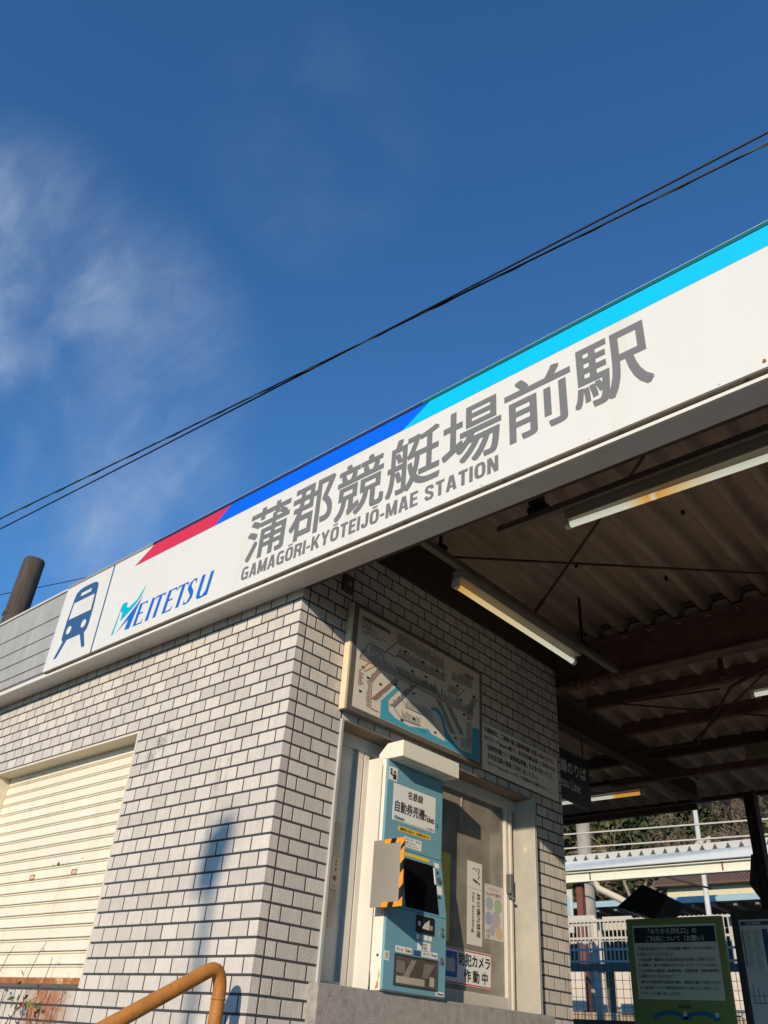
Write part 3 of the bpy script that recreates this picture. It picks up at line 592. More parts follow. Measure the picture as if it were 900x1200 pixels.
# ================================================================ ticket machine
tm = Thing('ticket_machine', (-.02, .95, -1.745), 'narrow blue and white ticket vending machine standing on the concrete counter', 'ticket machine')
Y0, Y1 = .716, 1.186; ZB = OB[2] + .0015
prof = [(-.15, ZB), (.068, ZB), (.068, -1.384), (.023, -1.10), (.023, -.664), (-.15, -.664)]
cs = tm.part('casing', MB().prism(prof, 1, Y0 - .003, Y1 + .002), MWHITE, bevel=.003)
tm.part('side_shade_plate', box(-.149, .0, Y0 - .010, Y0 - .0035, ZB, -.66), M('shade_plate_white', (.70, .67, .60), rough=.45, var=.05), bevel=.002)  # thin darker plate standing in for shade on the rear of this side
tm.part('seam', box(.001, .004, Y0 - .0042, Y0 - .0034, ZB, -.70), BROWN, parent=cs)
lowf = tm.part('lower_door', MB().prism([(.0685, ZB + .004), (.082, ZB + .004), (.082, -1.386), (.0685, -1.386)], 1, Y0, Y1), MBLUE, bevel=.003)
midf = tm.part('middle_panel', MB().prism([(.0685, -1.3845), (.082, -1.3845), (.037, -1.1015), (.0235, -1.1015)], 1, Y0, Y1), MBLUE, bevel=.002)
upf = tm.part('upper_door', MB().prism([(.0235, -1.1), (.037, -1.1), (.037, -.667), (.0235, -.667)], 1, Y0, Y1), MBLUE, bevel=.003)
tm.part('visor', MB().prism([(-.03, -.664), (-.03, -.64), (.028, -.588), (.140, -.585), (.140, -.672), (.022, -.672)], 1, Y0 - .006, 1.2), MWHITE, bevel=.004)
tm.part('visor_light', box(.045, .125, Y0 + .05, 1.14, -.676, -.6725), M('visor_diffuser', (.62, .64, .52), rough=.4), bevel=.001)
PU = PB(.0385)
def up(name, q, mat, par=upf, x=.0377): return tm.part(name, box(x - .0006, x + .0006, q[0], q[1], q[2], q[3]), mat, parent=par)
up('name_plate', (.770, 1.122, -.971, -.784), WHITEP)
for body_, q, bo in (('名鉄線', (.885, 1.01, -.842, -.80), .015), ('自動券売機', (.785, 1.03, -.925, -.868), .018), ('Tickets', (1.032, 1.112, -.925, -.893), .02)):
    tm.part('lettering', face_out(text(body_, PB(.0390), *q, bold=bo, res=2), (1, 0, 0)), INK, parent=upf)
tm.part('lettering', face_out(text('Meitetsu', PB(.0390), .785, .865, -.962, -.945, bold=.03, shear=.25, res=1), (1, 0, 0)), NAVY, parent=upf)
tm.part('lettering', face_out(join(flat([rect(.785, 1.11, -.9665, -.9655)], PB(.0390)), text('名古屋鉄道', PB(.039), 1.05, 1.112, -.963, -.953, res=1)), (1, 0, 0)), INK, parent=upf)
pg = up('pictogram_plate', (.724, .792, -.776, -.706), WHITEP)
pd = PB(.0390)
pic = MB()
for c, r_ in (((.742, -.722), .008), ((.770, -.730), .009)): pic.quad(*disc(c, r_, pd, 12))
pic.quad(*[pd(*q) for q in rect(.734, .750, -.748, -.732)]); pic.quad(*[pd(*q) for q in ((.757, -.768), (.783, -.768), (.783, -.741), (.757, -.741))]); pic.quad(*[pd(*q) for q in rect(.748, .758, -.752, -.744)])
tm.part('pictogram', face_out(pic, (1, 0, 0)), INK, parent=upf)
up('yellow_label', (.822, 1.088, -1.016, -.992), YEL)
tm.part('lettering', face_out(text('運賃改定のお知らせ　10円硬貨も使えます', PB(.0390), .835, 1.075, -1.011, -.997, bold=.01, res=1), (1, 0, 0)), INK, parent=upf)
up('white_label', (.872, 1.014, -1.085, -1.034), WHITEP)
tm.part('lettering', face_out(join(text('二千円・五千円・一万円札は', PB(.0390), .880, 1.006, -1.05, -1.04, res=1), text('使用できません', PB(.0390), .880, .97, -1.066, -1.056, res=1), text('ご了承ください', PB(.0390), .880, .99, -1.08, -1.07, res=1)), (1, 0, 0)), INK, parent=upf)
tm.part('arrow', face_out(flat([[(1.135, -.914), (1.147, -.922), (1.147, -.934), (1.135, -.943), (1.139, -.929)]], PB(.0380)), (1, 0, 0)), INK, parent=upf)
# sloping middle: touch screen and buttons (slope plane x = .082-.045*(z+1.384)/.284)
def xs_(z): return .082 - .045 * (z + 1.3845) / .283
def slope(name, y0, y1, z0, z1, th, mat, off=.0005, bevel=0):
    mb = MB().prism([(xs_(z0) + off, z0), (xs_(z0) + off + th, z0), (xs_(z1) + off + th, z1), (xs_(z1) + off, z1)], 1, y0, y1); return tm.part(name, mb, mat, bevel=bevel, parent=midf)
scm = M('touch_screen', (.006, .006, .007), rough=.08, var=.02, spec=.6)
slope('touch_screen', .857, 1.118, -1.374, -1.140, .004, scm, bevel=.001)
slope('screen_glint', 1.104, 1.116, -1.232, -1.148, .006, M('glint_white', (.82, .82, .80), rough=.3), bevel=.001)  # white strip in place of the bright reflection along the screen edge
slope('yellow_label', .880, 1.08, -1.128, -1.112, .001, YEL)
slope('button_plate', 1.122, 1.160, -1.145, -1.120, .001, WHITEP); slope('button_plate', 1.126, 1.166, -1.275, -1.235, .001, WHITEP)
for z in (-1.205,):
    x = xs_(z); tm.part('key_lock', tube([(x, 1.142, z), (x + .010, 1.142, z)], .014, 14), M('chrome', (.55, .55, .55), rough=.2, metal=.9), parent=midf)
slope('arrow', 1.135, 1.150, -1.175, -1.160, .001, INK); slope('dark_label', 1.128, 1.150, -1.295, -1.283, .001, INK)
# lower door
def low(name, q, mat, x0=.0822, x1=.0832, b=0): return tm.part(name, box(x0, x1, *q), mat, parent=lowf, bevel=b)
low('note_slot', (.940, 1.077, -1.475, -1.398), BLACK, x1=.090, b=.002)
tm.part('slot_mouth', MB().prism([(.982, -1.455), (1.035, -1.458), (1.035, -1.412), (.998, -1.432)], 0, .0905, .0925), M('slot_grey', (.55, .54, .5), rough=.4), parent=lowf)
low('slot_guide', (.948, .966, -1.445, -1.425), WHITEP, .0905, .0915); low('slot_guide', (1.042, 1.062, -1.455, -1.435), M('slot_brown', (.35, .3, .24)), .0905, .0915)
for i in range(4): low('key', (.946 + i * .033, .970 + i * .033, -1.504, -1.482), (WHITEP if i != 1 else M('key_grey', (.35, .36, .34))), x1=.0845, b=.001)
low('price_plate', (.958, 1.060, -1.552, -1.514), WHITEP)
tm.part('lettering', face_out(join(text('1000', PB(.0838), .985, 1.03, -1.529, -1.518, bold=.02, res=1), text('千円', PB(.0838), .988, 1.028, -1.549, -1.533, bold=.02, res=1)), (1, 0, 0)), INK, parent=lowf)
low('label_plate', (.798, .918, -1.577, -1.550), WHITEP); low('label_plate', (.996, 1.116, -1.577, -1.550), WHITEP)
tm.part('lettering', face_out(join(text('きっぷ', PB(.0838), .806, .850, -1.571, -1.557, bold=.01, res=1), text('Ticket', PB(.0838), .866, .910, -1.571, -1.557, bold=.02, res=1), text('おつり', PB(.0838), 1.004, 1.05, -1.571, -1.557, bold=.01, res=1), text('Change', PB(.0838), 1.062, 1.11, -1.571, -1.557, bold=.02, res=1)), (1, 0, 0)), INK, parent=lowf)
low('display', (.930, .978, -1.576, -1.556), NAVY, x1=.086, b=.001)
tr = MB()
tr.box(.0822, .0862, .790, 1.120, -1.716, -1.709).box(.0822, .0862, .790, 1.120, -1.590, -1.583).box(.0822, .0862, .790, .797, -1.709, -1.590).box(.0822, .0862, 1.113, 1.120, -1.709, -1.590)
tm.part('tray_frame', tr, M('tray_frame', (.05, .05, .052), rough=.4), parent=lowf, bevel=.001)
low('tray_back', (.797, 1.113, -1.709, -1.590), M('tray_dark', (.10, .085, .07), rough=.12, var=.35, scale=14), x1=.0835)
low('tray_lip', (.81, 1.02, -1.704, -1.675), M('tray_cream', (.42, .38, .30), rough=.4), .0836, .0846)
low('tray_lip', (1.06, 1.095, -1.70, -1.66), M('tray_cream', (.42, .38, .30), rough=.4), .0836, .0846)
tm.part('tray_flap', MB().prism([(.86, -1.675), (.90, -1.675), (.955, -1.60), (.92, -1.60)], 0, .0836, .0844), M('tray_grey', (.26, .24, .21), rough=.2), parent=lowf)
tm.part('tray_flap', MB().prism([(.81, -1.66), (.87, -1.66), (.87, -1.61), (.81, -1.61)], 0, .0836, .0844), M('tray_grey2', (.19, .175, .155), rough=.2), parent=lowf)
tm.part('tray_flap', MB().prism([(1.0, -1.668), (1.04, -1.668), (1.10, -1.605), (1.02, -1.605)], 0, .0836, .0844), M('tray_grey2', (.19, .175, .155), rough=.2), parent=lowf)
for y, z, r_ in ((1.144, -1.461, .011), (1.144, -1.435, .005), (1.143, -1.583, .012), (1.143, -1.565, .004)):
    tm.part('key_lock', tube([(.082, y, z), (.090, y, z)], r_, 14), M('chrome', (.55, .55, .55), rough=.2, metal=.9), parent=lowf)
low('side_label', (.717, .754, -1.62, -1.58), PAPER); low('maker_label', (1.112, 1.176, -1.734, -1.716), WHITEP)
tm.part('lettering', face_out(join(text('Meitetsu', PB(.0838), 1.118, 1.170, -1.730, -1.720, bold=.03, shear=.2, res=1), flat([rect(.727, .744, -1.592, -1.589), rect(.725, .746, -1.6, -1.597), rect(.727, .744, -1.609, -1.606)], PB(.0838))), (1, 0, 0)), INK, parent=lowf)
for q in ((.055, .062, -1.43, -1.375), (.040, .060, -1.74, -1.70), (.056, .064, -1.70, -1.655)):
    tm.part('rust_spot', MB().prism([(q[0], q[2]), (q[1], q[2] + .006), (q[1] + .002, (q[2] + q[3]) / 2), (q[1] - .002, q[3]), ((q[0] + q[1]) / 2, q[3] - .01)], 1, Y0 - .0042, Y0 - .0034), M('rust_orange', (.55, .24, .06), rough=.8, var=.3, scale=40), parent=cs)
tm.part('side_bolt', tube([(.047, Y0 - .003, -1.60), (.047, Y0 - .007, -1.60)], .006, 8), BROWN, parent=cs)
tm.part('side_peel', MB().prism([(.002, ZB + .001), (.010, ZB + .001), (.006, ZB + .075)], 1, Y0 - .0065, Y0 - .0036), BLACK, parent=cs)
# privacy screen at the side with hazard tape
sc_ = Thing('privacy_panel', (.1, .70, -1.41), 'thin grey privacy panel edged with orange and black tape beside the touch screen', 'panel')
PX0, PX1, PZ0, PZ1 = .047, .247, -1.409, -1.106; py = .638
sp = sc_.part('sheet', box(PX0, PX1, py - .003, py, PZ0, PZ1), PANELG, bevel=.001)
for bz in (-1.17, -1.34): sc_.part('bracket', box(.050, .062, .6385, .7125, bz - .01, bz + .01), PANELG, parent=sp)
def tape(path, horiz):
    a, b = path; L = b - a; k = max(2, round(L / .036)); st_ = L / k
    for i in range(k):
        s0, s1 = a + i * st_, a + (i + 1) * st_; dd = .008
        yield i, s0, s1, dd
TPW = .020
def tp(name, poly, mat): sc_.part(name, MB().prism(poly, 1, py - .0042, py + .0012), mat, parent=sp)
for i, s0, s1, dd in tape((PX0 + .075, PX1 - TPW), True):
    e0 = dd if i else 0; e1 = dd if i < 2 else 0
    tp('tape', [(s0 + 0, PZ1 - TPW), (s1 + 0, PZ1 - TPW), (s1 + e1, PZ1 + .0012), (s0 + e0, PZ1 + .0012)], ORANGE if i % 2 == 0 else BLACK)
    tp('tape', [(s0 + 0, PZ0 - .0012), (s1 + 0, PZ0 - .0012), (s1 + e1, PZ0 + TPW), (s0 + e0, PZ0 + TPW)], ORANGE if i % 2 == 0 else BLACK)
zs_ = [PZ0, PZ0 + .03, PZ0 + .085, PZ0 + .15, PZ0 + .195, PZ0 + .255, PZ0 + .275, PZ1]
for i, (s0, s1) in enumerate(zip(zs_, zs_[1:])):
    a0 = .010 if 0 < i else 0; a1 = .010 if i < 6 else 0
    tp('tape', [(PX1 - TPW + .0005, s0 - a0), (PX1 + .0012, s0 + a0), (PX1 + .0012, s1 + a1), (PX1 - TPW + .0005, s1 - a1)], BLACK if i % 2 else ORANGE)

# ================================================================ papers on the glass
GX = wx + .0035
def sheet_(name, q, mat, label, cat, x=GX): 
    t_ = Thing(name, (x, (q[0] + q[1]) / 2, q[2]), label, cat); s_ = t_.part('sheet', box(x - .0008, x, *q), mat); return t_, s_
ns, nss = sheet_('no_smoking_sign', (1.632, 1.777, -1.443, -1.002), PAPER, 'tall narrow white no smoking sign taped to the window glass', 'sign')
PG = PB(GX + .0008)
ns.part('lettering', face_out(join(text('終日構内禁煙', PG, 1.722, 1.758, -1.40, -1.17, bold=.01, res=2, rot=True), text('No Smoking', PG, 1.672, 1.700, -1.38, -1.17, bold=.01, res=2, rot=True)), (1, 0, 0)), INK, parent=nss)
ns.part('cigarette_mark', face_out(join(flat([[(1.684, -1.105), (1.732, -1.118), (1.735, -1.106), (1.688, -1.093)], [(1.742, -1.12), (1.752, -1.123), (1.755, -1.111), (1.745, -1.108)]], PG), stroke([(1.735, -1.09), (1.748, -1.075), (1.738, -1.06), (1.75, -1.045), (1.742, -1.03)], .006, PG), stroke([(1.68, -1.045), (1.70, -1.035), (1.72, -1.05), (1.73, -1.035)], .004, PG)), (1, 0, 0)), INK, parent=nss)
ns.part('fold_line', face_out(flat([rect(1.634, 1.775, -1.149, -1.147)], PG), (1, 0, 0)), M('fold_grey', (.35, .33, .29)), parent=nss)
po, pos = sheet_('event_poster', (1.805, 1.992, -1.395, -1.10), M('poster_paper', (.62, .56, .52), rough=.6, var=.05), 'pale poster with coloured circles taped beside the no smoking sign', 'poster')
for (u, v), r_, c in (((1.85, -1.205), .036, (.34,.38,.44)), ((1.94, -1.21), .040, (.33,.42,.27)), ((1.84, -1.285), .036, (.30,.35,.44)), ((1.915, -1.285), .045, (.43,.37,.38)), ((1.95, -1.355), .034, (.55,.42,.26)), ((1.875, -1.345), .030, (.40,.40,.45))):
    po.part('coloured_circle', face_out(MB().quad(*disc((u, v), r_, PB(GX + .0006 + .0002 * random.random()), 18)), (1, 0, 0)), M('circle%d' % int(u * 1000 + abs(v) * 100), c, var=.1, scale=30), parent=pos)
po.part('lettering', face_out(join(text('いちごちゃ', PG, 1.84, 1.95, -1.133, -1.118, res=1), text('みんなで遊ぼう', PG, 1.82, 1.975, -1.162, -1.143, bold=.01, res=1), text('日時', PG, 1.815, 1.85, -1.365, -1.345, res=1), text('会場', PG, 1.815, 1.85, -1.39, -1.37, res=1)), (1, 0, 0)), M('poster_ink', (.30, .08, .10)), parent=pos)
yp, yps = sheet_('yellow_notice', (1.30, 1.468, -1.452, -.998), M('yellow_paper', (.62, .50, .12), rough=.7, var=.05), 'tall yellow paper notice half hidden behind the ticket machine', 'notice')
cn, cns = sheet_('camera_notice', (1.30, 1.868, -1.648, -1.474), WHITEP, 'red bordered white security camera notice at the bottom of the window', 'notice')
a0, a1, b0, b1 = 1.30, 1.868, -1.648, -1.474
cn.part('red_border', face_out(flat([rect(a0, a1, b1 - .009, b1 - .003), rect(a0, a1, b0 + .003, b0 + .009), rect(a1 - .009, a1 - .003, b0 + .009, b1 - .009)], PG), (1, 0, 0)), RED, parent=cns)
cn.part('blue_field', face_out(flat([rect(1.335, 1.545, -1.618, -1.494)], PG), (1, 0, 0)), M('notice_blue', (.02, .13, .42)), parent=cns)
cn.part('camera_picture', face_out(flat([rect(1.36, 1.525, -1.592, -1.528), rect(1.50, 1.506, -1.526, -1.510)], PB(GX + .0012)), (1, 0, 0)), M('camera_grey', (.5, .48, .45)), parent=cns)
cn.part('lettering', face_out(join(text('防犯カメラ', PG, 1.560, 1.850, -1.553, -1.494, bold=.028), text('作', PG, 1.608, 1.668, -1.628, -1.570, bold=.028), text('動', PG, 1.690, 1.748, -1.628, -1.570, bold=.028), text('中', PG, 1.775, 1.826, -1.628, -1.570, bold=.028)), (1, 0, 0)), INK, parent=cns)

# ================================================================ canopy over the concourse
cp = Thing('canopy', (2.4, 3.0, FL), 'dark brown corrugated canopy on rusty steel beams over the concourse', 'canopy')
def zr(y): return .86 - .07 * y
PIT, AMP = .205, .040
def sheet_mb(x0, x1, y0, y1, lift=0):
    mb = MB(); nx = int((x1 - x0) / PIT * 12); ys = [y0, (y0 + y1) / 2, y1]
    for i in range(nx + 1):
        x = x0 + (x1 - x0) * i / nx; c = math.sin(2 * math.pi * x / PIT); c = max(-1, min(1, c * 1.9 + .55))
        for y in ys: mb.v.append((x, y, zr(y) + lift + AMP * c))
    for i in range(nx):
        for k in range(2): mb.f.append((i * 3 + k, i * 3 + 3 + k, i * 3 + 4 + k, i * 3 + 1 + k))
    k0 = len(mb.v); mb.v += [(x, y, z + .007) for x, y, z in mb.v]; mb.f += [tuple(k0 + i for i in reversed(q)) for q in mb.f[:]]
    for i in range(nx): mb.f.append((i * 3 + 2, i * 3 + 5, k0 + i * 3 + 5, k0 + i * 3 + 2)); mb.f.append((i * 3 + 3, i * 3, k0 + i * 3, k0 + i * 3 + 3))
    return mb
W_ = PIT * 4
for i in range(7): cp.part('roof_sheet', sheet_mb(.015 + i * W_, .015 + (i + 1) * W_ + .03, -.005, 2.62, lift=.0035 * (i % 2)), SHEET, smooth=True, fix=False)
for i in range(14): cp.part('roof_sheet', sheet_mb(-5.2 + i * W_, -5.2 + (i + 1) * W_ + .03, 2.56, 6.25, lift=-.02 - .0035 * (i % 2)), SHEET, smooth=True, fix=False)
cp.part('ridge_flashing', box(-.4, 5.3, 2.50, 2.70, zr(2.6) + .037, zr(2.6) + .043), BROWN)
def ibeam_x(y, z0, z1, x0, x1, fl=.06, mat=BROWN, name='beam'):
    cp.part(name, MB().box(x0, x1, y - .006, y + .006, z0 + .012, z1 - .012).box(x0, x1, y - fl, y + fl, z0, z0 + .0115).box(x0, x1, y - fl, y + fl, z1 - .0115, z1), mat)
def ibeam_y(x, z0, z1, y0, y1, fl=.05, mat=BROWN, name='beam'):
    cp.part(name, MB().box(x - .006, x + .006, y0, y1, z0 + .012, z1 - .012).box(x - fl, x + fl, y0, y1, z0, z0 + .0115).box(x - fl, x + fl, y0, y1, z1 - .0115, z1), mat)
ibeam_x(2.575, .335, zr(2.575) - .048, -.4, 5.3, fl=.055, mat=RUSTBEAM)
cp.part('flange_bracket', MB().box(.05, .62, 2.505, 2.519, .318, .347), RUSTBEAM)
for i in range(9): cp.part('bolt', tube([(.12 + i * .055, 2.512, .318), (.12 + i * .055, 2.512, .300)], .013, 6), RUSTBEAM)
for y, x0 in ((3.35, -.2), (3.95, -.2), (4.55, -5.2), (5.15, -5.2), (5.95, -5.2)):
    h = .10 if y < 5.0 else .035
    cp.part('purlin', MB().box(x0, 5.3, y - .004, y + .004, zr(y) - .05 - h, zr(y) - .05).box(x0, 5.3, y + .0045, y + .055, zr(y) - .05 - h, zr(y) - .042 - h).box(x0, 5.3, y + .0045, y + .055, zr(y) - .058, zr(y) - .05), RUSTBEAM if y < 4.2 else BROWN)
ibeam_y(-.26, .24, .45, 2.64, 5.5, fl=.05, mat=BROWN)
ibeam_y(2.9, .18, .40, 2.64, 6.0, fl=.05, mat=BROWN)
cp.part('angle_rail', MB().box(-.6, 5.3, 4.40, 4.406, .155, .21).box(-.6, 5.3, 4.4065, 4.45, .155, .161), RUSTBEAM)
cp.part('angle_rail', MB().box(-5, -.32, 5.60, 5.606, .20, .25).box(-5, -.32, 5.6065, 5.65, .20, .206), BROWN)
cp.part('post', MB().box(.055, .062, 5.84, 5.96, FL, .38).box(.146, .153, 5.84, 5.96, FL, .38).box(.0625, .1455, 5.896, 5.904, FL, .38), BROWN)
cp.part('post_bracket', MB().prism([(-.03, -.46), (.054, -.60), (.054, -.20), (.03, -.20)], 1, 5.86, 5.94), BROWN)
cp.part('post', MB().box(4.375, 4.381, 4.94, 5.06, FL, .35).box(4.455, 4.461, 4.94, 5.06, FL, .35).box(4.3815, 4.4545, 4.996, 5.004, FL, .35), BROWN)
cp.part('post', box(4.85, 4.97, -.07, -.012, FL, .05), BROWN)
# bracing rods with turnbuckles
for a, b in (((-.0, .80, .66), (3.0, 3.0 * .86 + .80 - .6, .60)),):
    pass
cp.part('tie_rod', tube([(.02, .826, .655), (.186, .966, .652), (1.7, 2.27, .64), (2.0, 2.52, .638)], .0085, 6), BROWN)
cp.part('tie_rod', tube([(2.55, .02, .675), (1.654, .756, .664), (.19, 1.952, .645), (.05, 2.07, .643)], .0085, 6), BROWN)
cp.part('turnbuckle', tube([(.36, 1.813, .647), (.19, 1.952, .645)], [.018, .012], 8), BROWN)
for (a, b) in (((-.1, 3.0, .42), (1.6, 4.4, .34)), ((1.8, 2.7, .45), (.2, 4.3, .36)), ((.3, 3.1, .36), (.9, 3.35, .42))):
    cp.part('tie_rod', tube([a, b], .008, 6), BROWN)
for hx, hy in ((.62, .55), (1.05, .95), (1.75, .62), (1.5, 1.55), (.75, 1.6), (2.15, 1.2), (2.05, 1.9), (1.1, 2.15)):
    hz = zr(hy) + AMP * max(-1, min(1, 1.9 * math.sin(2 * math.pi * hx / PIT) + .55)); cp.part('roof_bolt', tube([(hx, hy, hz + .004), (hx, hy, hz - .02)], .012, 8), BLACK)
# light rails and clamps
cp.part('light_rail', box(.53, .572, .10, 2.40, .292, .330), M('rail_dark', (.17, .14, .11), rough=.6, metal=.3), bevel=.003)
cp.part('light_rail', box(.865, 4.2, .555, .597, .372, .410), MATS['rail_dark'], bevel=.003)
cp.part('rail_clamp', join(box(1.06, 1.17, .55, .60, .411, .452), tube([(1.09, .575, .45), (1.09, .575, .80)], .012, 6), box(1.07, 1.14, .545, .605, .46, .56)), BLACK, bevel=.004)
cp.part('rail_clamp', join(box(.528, .574, 1.95, 2.0, .331, .36), tube([(.55, 1.97, .36), (.55, 1.97, .72)], .010, 6)), BLACK)
cp.part('rail_clamp', join(box(.528, .574, .45, .5, .331, .36), tube([(.55, .47, .36), (.55, .47, .82)], .010, 6)), BLACK)
cp.part('conduit', tube([(-.5, 4.0, .30), (.4, 4.05, .29), (1.0, 3.3, .40), (1.8, 2.9, .44)], .012, 6), BROWN)
cp.part('conduit_box', box(.66, .86, 4.36, 4.44, .215, .315), M('box_tan', (.20, .15, .10), rough=.6), bevel=.004)
cp.part('hanger', tube([(1.05, 3.02, .36), (1.05, 3.02, .62)], .02, 8), BROWN)

# ================================================================ fluorescent lamps
def tube_mat(name, axis, stops):
    m = bpy.data.materials.new(name); m.use_nodes = True; t = m.node_tree; b = t.nodes['Principled BSDF']; b.inputs['Roughness'].default_value = .25
    tcx = t.nodes.new('ShaderNodeTexCoord'); s = t.nodes.new('ShaderNodeSeparateXYZ'); t.links.new(tcx.outputs['Generated'], s.inputs[0])
    r = t.nodes.new('ShaderNodeValToRGB'); t.links.new(s.outputs[axis], r.inputs[0]); e = r.color_ramp.elements
    while len(e) > 1: e.remove(e[-1])
    e[0].position = stops[0][0]; e[0].color = (*stops[0][1], 1)
    for p_, c in stops[1:]: k = e.new(p_); k.color = (*c, 1)
    t.links.new(r.outputs[0], b.inputs['Base Color']); t.links.new(r.outputs[0], b.inputs['Emission Color']); b.inputs['Emission Strength'].default_value = .62
    return m
WT = (.80, .80, .66); OR = (.85, .42, .07); YE = (.86, .62, .26)
def lamp(label, p0, p1, hz, stops, off):
    """p0-p1: tube ends; housing sits above, shifted by off"""
    p0, p1 = Vector(p0), Vector(p1); d = (p1 - p0).normalized(); ax = 0 if abs(d.x) > .5 else 1
    t_ = Thing('fluorescent_lamp', (p0 + p1) / 2, label, 'lamp', 'strip lamps under the canopy')
    a, b = p0 - d * .03, p1 + d * .03; h = .032
    if ax == 0: mb = box(a.x, b.x, p0.y + off - h, p0.y + off + h, p0.z + .030, p0.z + hz)
    else: mb = box(p0.x + off - h, p0.x + off + h, a.y, b.y, p0.z + .030, p0.z + hz)
    t_.part('housing', mb, LAMPW, bevel=.004)
    t_.part('tube', tube([p0, p1], .0165, 14), tube_mat('tube_glass', ax, stops), smooth=False)
    for q, s in ((p0, -1), (p1, 1)):
        t_.part('socket', join(tube([q + d * s * .001, q + d * s * .028], .021, 14), (box(q.x + s * .002, q.x + s * .026, q.y - .018, q.y + .018, q.z, q.z + .034) if ax == 0 else box(q.x - .018, q.x + .018, q.y + s * .002, q.y + s * .026, q.z, q.z + .034))), M('socket_white', (.66, .64, .58), rough=.4))
    return t_
lamp('strip lamp yellowed at one end, hung along the tiled wall', (.5, .69, .218), (.5, 1.91, .214), .085, [(0, OR), (.12, YE), (.38, (.86, .70, .38)), (.7, (.82, .78, .55)), (1, WT)], .022)
lamp('strip lamp with an orange stain mid tube behind the name board', (1.285, .6, .288), (2.505, .6, .262), .085, [(0, WT), (.24, WT), (.30, YE), (.345, OR), (.36, (.85, .80, .6)), (.38, OR), (.46, YE), (.62, WT), (1, WT)], .02)
lamp('strip lamp with one orange end beyond the hanging platform sign', (-1.80, 5.0, .246), (-.60, 5.0, .240), .06, [(0, WT), (.74, WT), (.76, (.85, .7, .45)), (.79, OR), (1, OR)], .02)
lamp('strip lamp in the far bay beside the rusty purlins', (1.125, 3.4, .345), (2.345, 3.4, .345), .07, [(0, WT), (1, WT)], .02)

# ================================================================ hanging platform sign
hs = Thing('hanging_sign', (-.18, 3.0, -.35), 'navy hanging sign with white Japanese text pointing to the platform', 'sign')
hsp = hs.part('board', box(-.20, -.18, 2.56, 3.27, -.352, .02), NAVYSIGN, bevel=.003)
PH = PB(-.1788)
hs.part('lettering', face_out(text('名鉄線のりば', PH, 2.66, 3.21, -.155, -.055, bold=.012), (1, 0, 0)), WHITEP, parent=hsp)
hs.part('lettering', face_out(text('Meitetsu Line', PH, 2.68, 3.11, -.265, -.190, bold=.005), (1, 0, 0)), WHITEP, parent=hsp)
for y in (2.7, 3.2): hs.part('hanger', tube([(-.19, y, .02), (-.19, y, .20)], .006, 6), BROWN)

# ================================================================ boards on the concourse
BS = 1.164                                                # the two boards are drawn at 1:1.164
def SX(x): return -.572 + (x + .07) * BS
def SZ(z): return -.795 + (z + .962) * BS
def PS(y): return lambda u, v: (SX(u), y, SZ(v))
def bbox(x0, x1, y0, y1, z0, z1): return box(SX(x0), SX(x1), y0, y1, SZ(z0), SZ(z1))
gb = Thing('notice_stand', (-.57, 5.32, FL), 'green upright notice stand about the transfer ticket gate with a black heading', 'notice board')
gy = 5.3; pn = gb.part('board', bbox(-.462, .318, gy, gy + .04, -2.45, -.962), GREENB, bevel=.006)
gb.part('paper', bbox(-.408, .266, gy - .004, gy - .0005, -1.515, -1.012), M('notice_paper', (.80, .77, .64), rough=.6, var=.04), parent=pn)
gb.part('heading_band', bbox(-.398, .256, gy - .0052, gy - .0042, -1.135, -1.028), M('heading_teal', (.015, .04, .045), rough=.4), parent=pn)
PGy = PS(gy - .0062); PGz = PS(gy - .0052)
gb.part('lettering', face_out(join(text('「のりかえ改札口」の', PGy, -.275, .115, -1.076, -1.036, bold=.012), text('ご利用について（お願い）', PGy, -.30, .165, -1.128, -1.088, bold=.012)), (0, -1, 0)), WHITEP, parent=pn)
gl_ = ['平成20年6月29日より、吉良吉田駅の構内に「のりかえ改札口」', 'を新設させていただきました。', '三河鳥羽駅～蒲郡駅と吉良吉田駅以遠の区間をご利用になられ', 'るお客様は、誠にお手数をおかけいたしますが「のりかえ改札口」', 'にてお手持ちの乗車券（普通乗車券・定期乗車券・回数乗車券等）', 'を確認させていただきます。', '磁気式の乗車券等は自動改札機を、自動改札機をご利用いただけ', 'ない乗車券については駅係員が所在する改札口をご利用くださ', 'いますようお願い申し上げます。']
for i, l in enumerate(gl_):
    z1 = -1.165 - i * .0375; gb.part('text_line', face_out(text(l, PGz, -.385 + (.012 if i in (0, 2, 6) else 0), -.385 + .635 * min(1, len(l) / 29.), z1 - .023, z1, bold=.012, res=1), (0, -1, 0)), INK, parent=pn)
arc = lambda c, r0, r1, a0, a1: [(c[0] + r * math.cos(a), c[1] + r * .55 * math.sin(a)) for r, rng in ((r0, range(13)), (r1, range(12, -1, -1))) for a in [a0 + (a1 - a0) * k / 12 for k in rng]]
def arcq(c, r0, r1, a0, a1):
    mb = MB()
    for k in range(12):
        a, b = a0 + (a1 - a0) * k / 12, a0 + (a1 - a0) * (k + 1) / 12
        mb.quad(*[PGz(c[0] + r * math.cos(q), c[1] + r * .5 * math.sin(q)) for r, q in ((r0, a), (r1, a), (r1, b), (r0, b))])
    return mb
gb.part('blue_route', face_out(join(arcq((-.17, -1.66), .105, .15, .3, 2.8), arcq((.07, -1.66), .105, .15, .3, 2.8)), (0, -1, 0)), M('route_blue', (.02, .15, .40)), parent=pn)
gb.part('lettering', face_out(text('吉良吉田', PGz, -.10, .0, -1.572, -1.548, bold=.01, res=1), (0, -1, 0)), INK, parent=pn)
gb.part('station_dot', face_out(MB().quad(*disc((-.05, -1.605), .016, PS(gy - .0058), 14)).quad(*disc((.19, -1.605), .016, PS(gy - .0058), 14)), (0, -1, 0)), WHITEP, parent=pn)
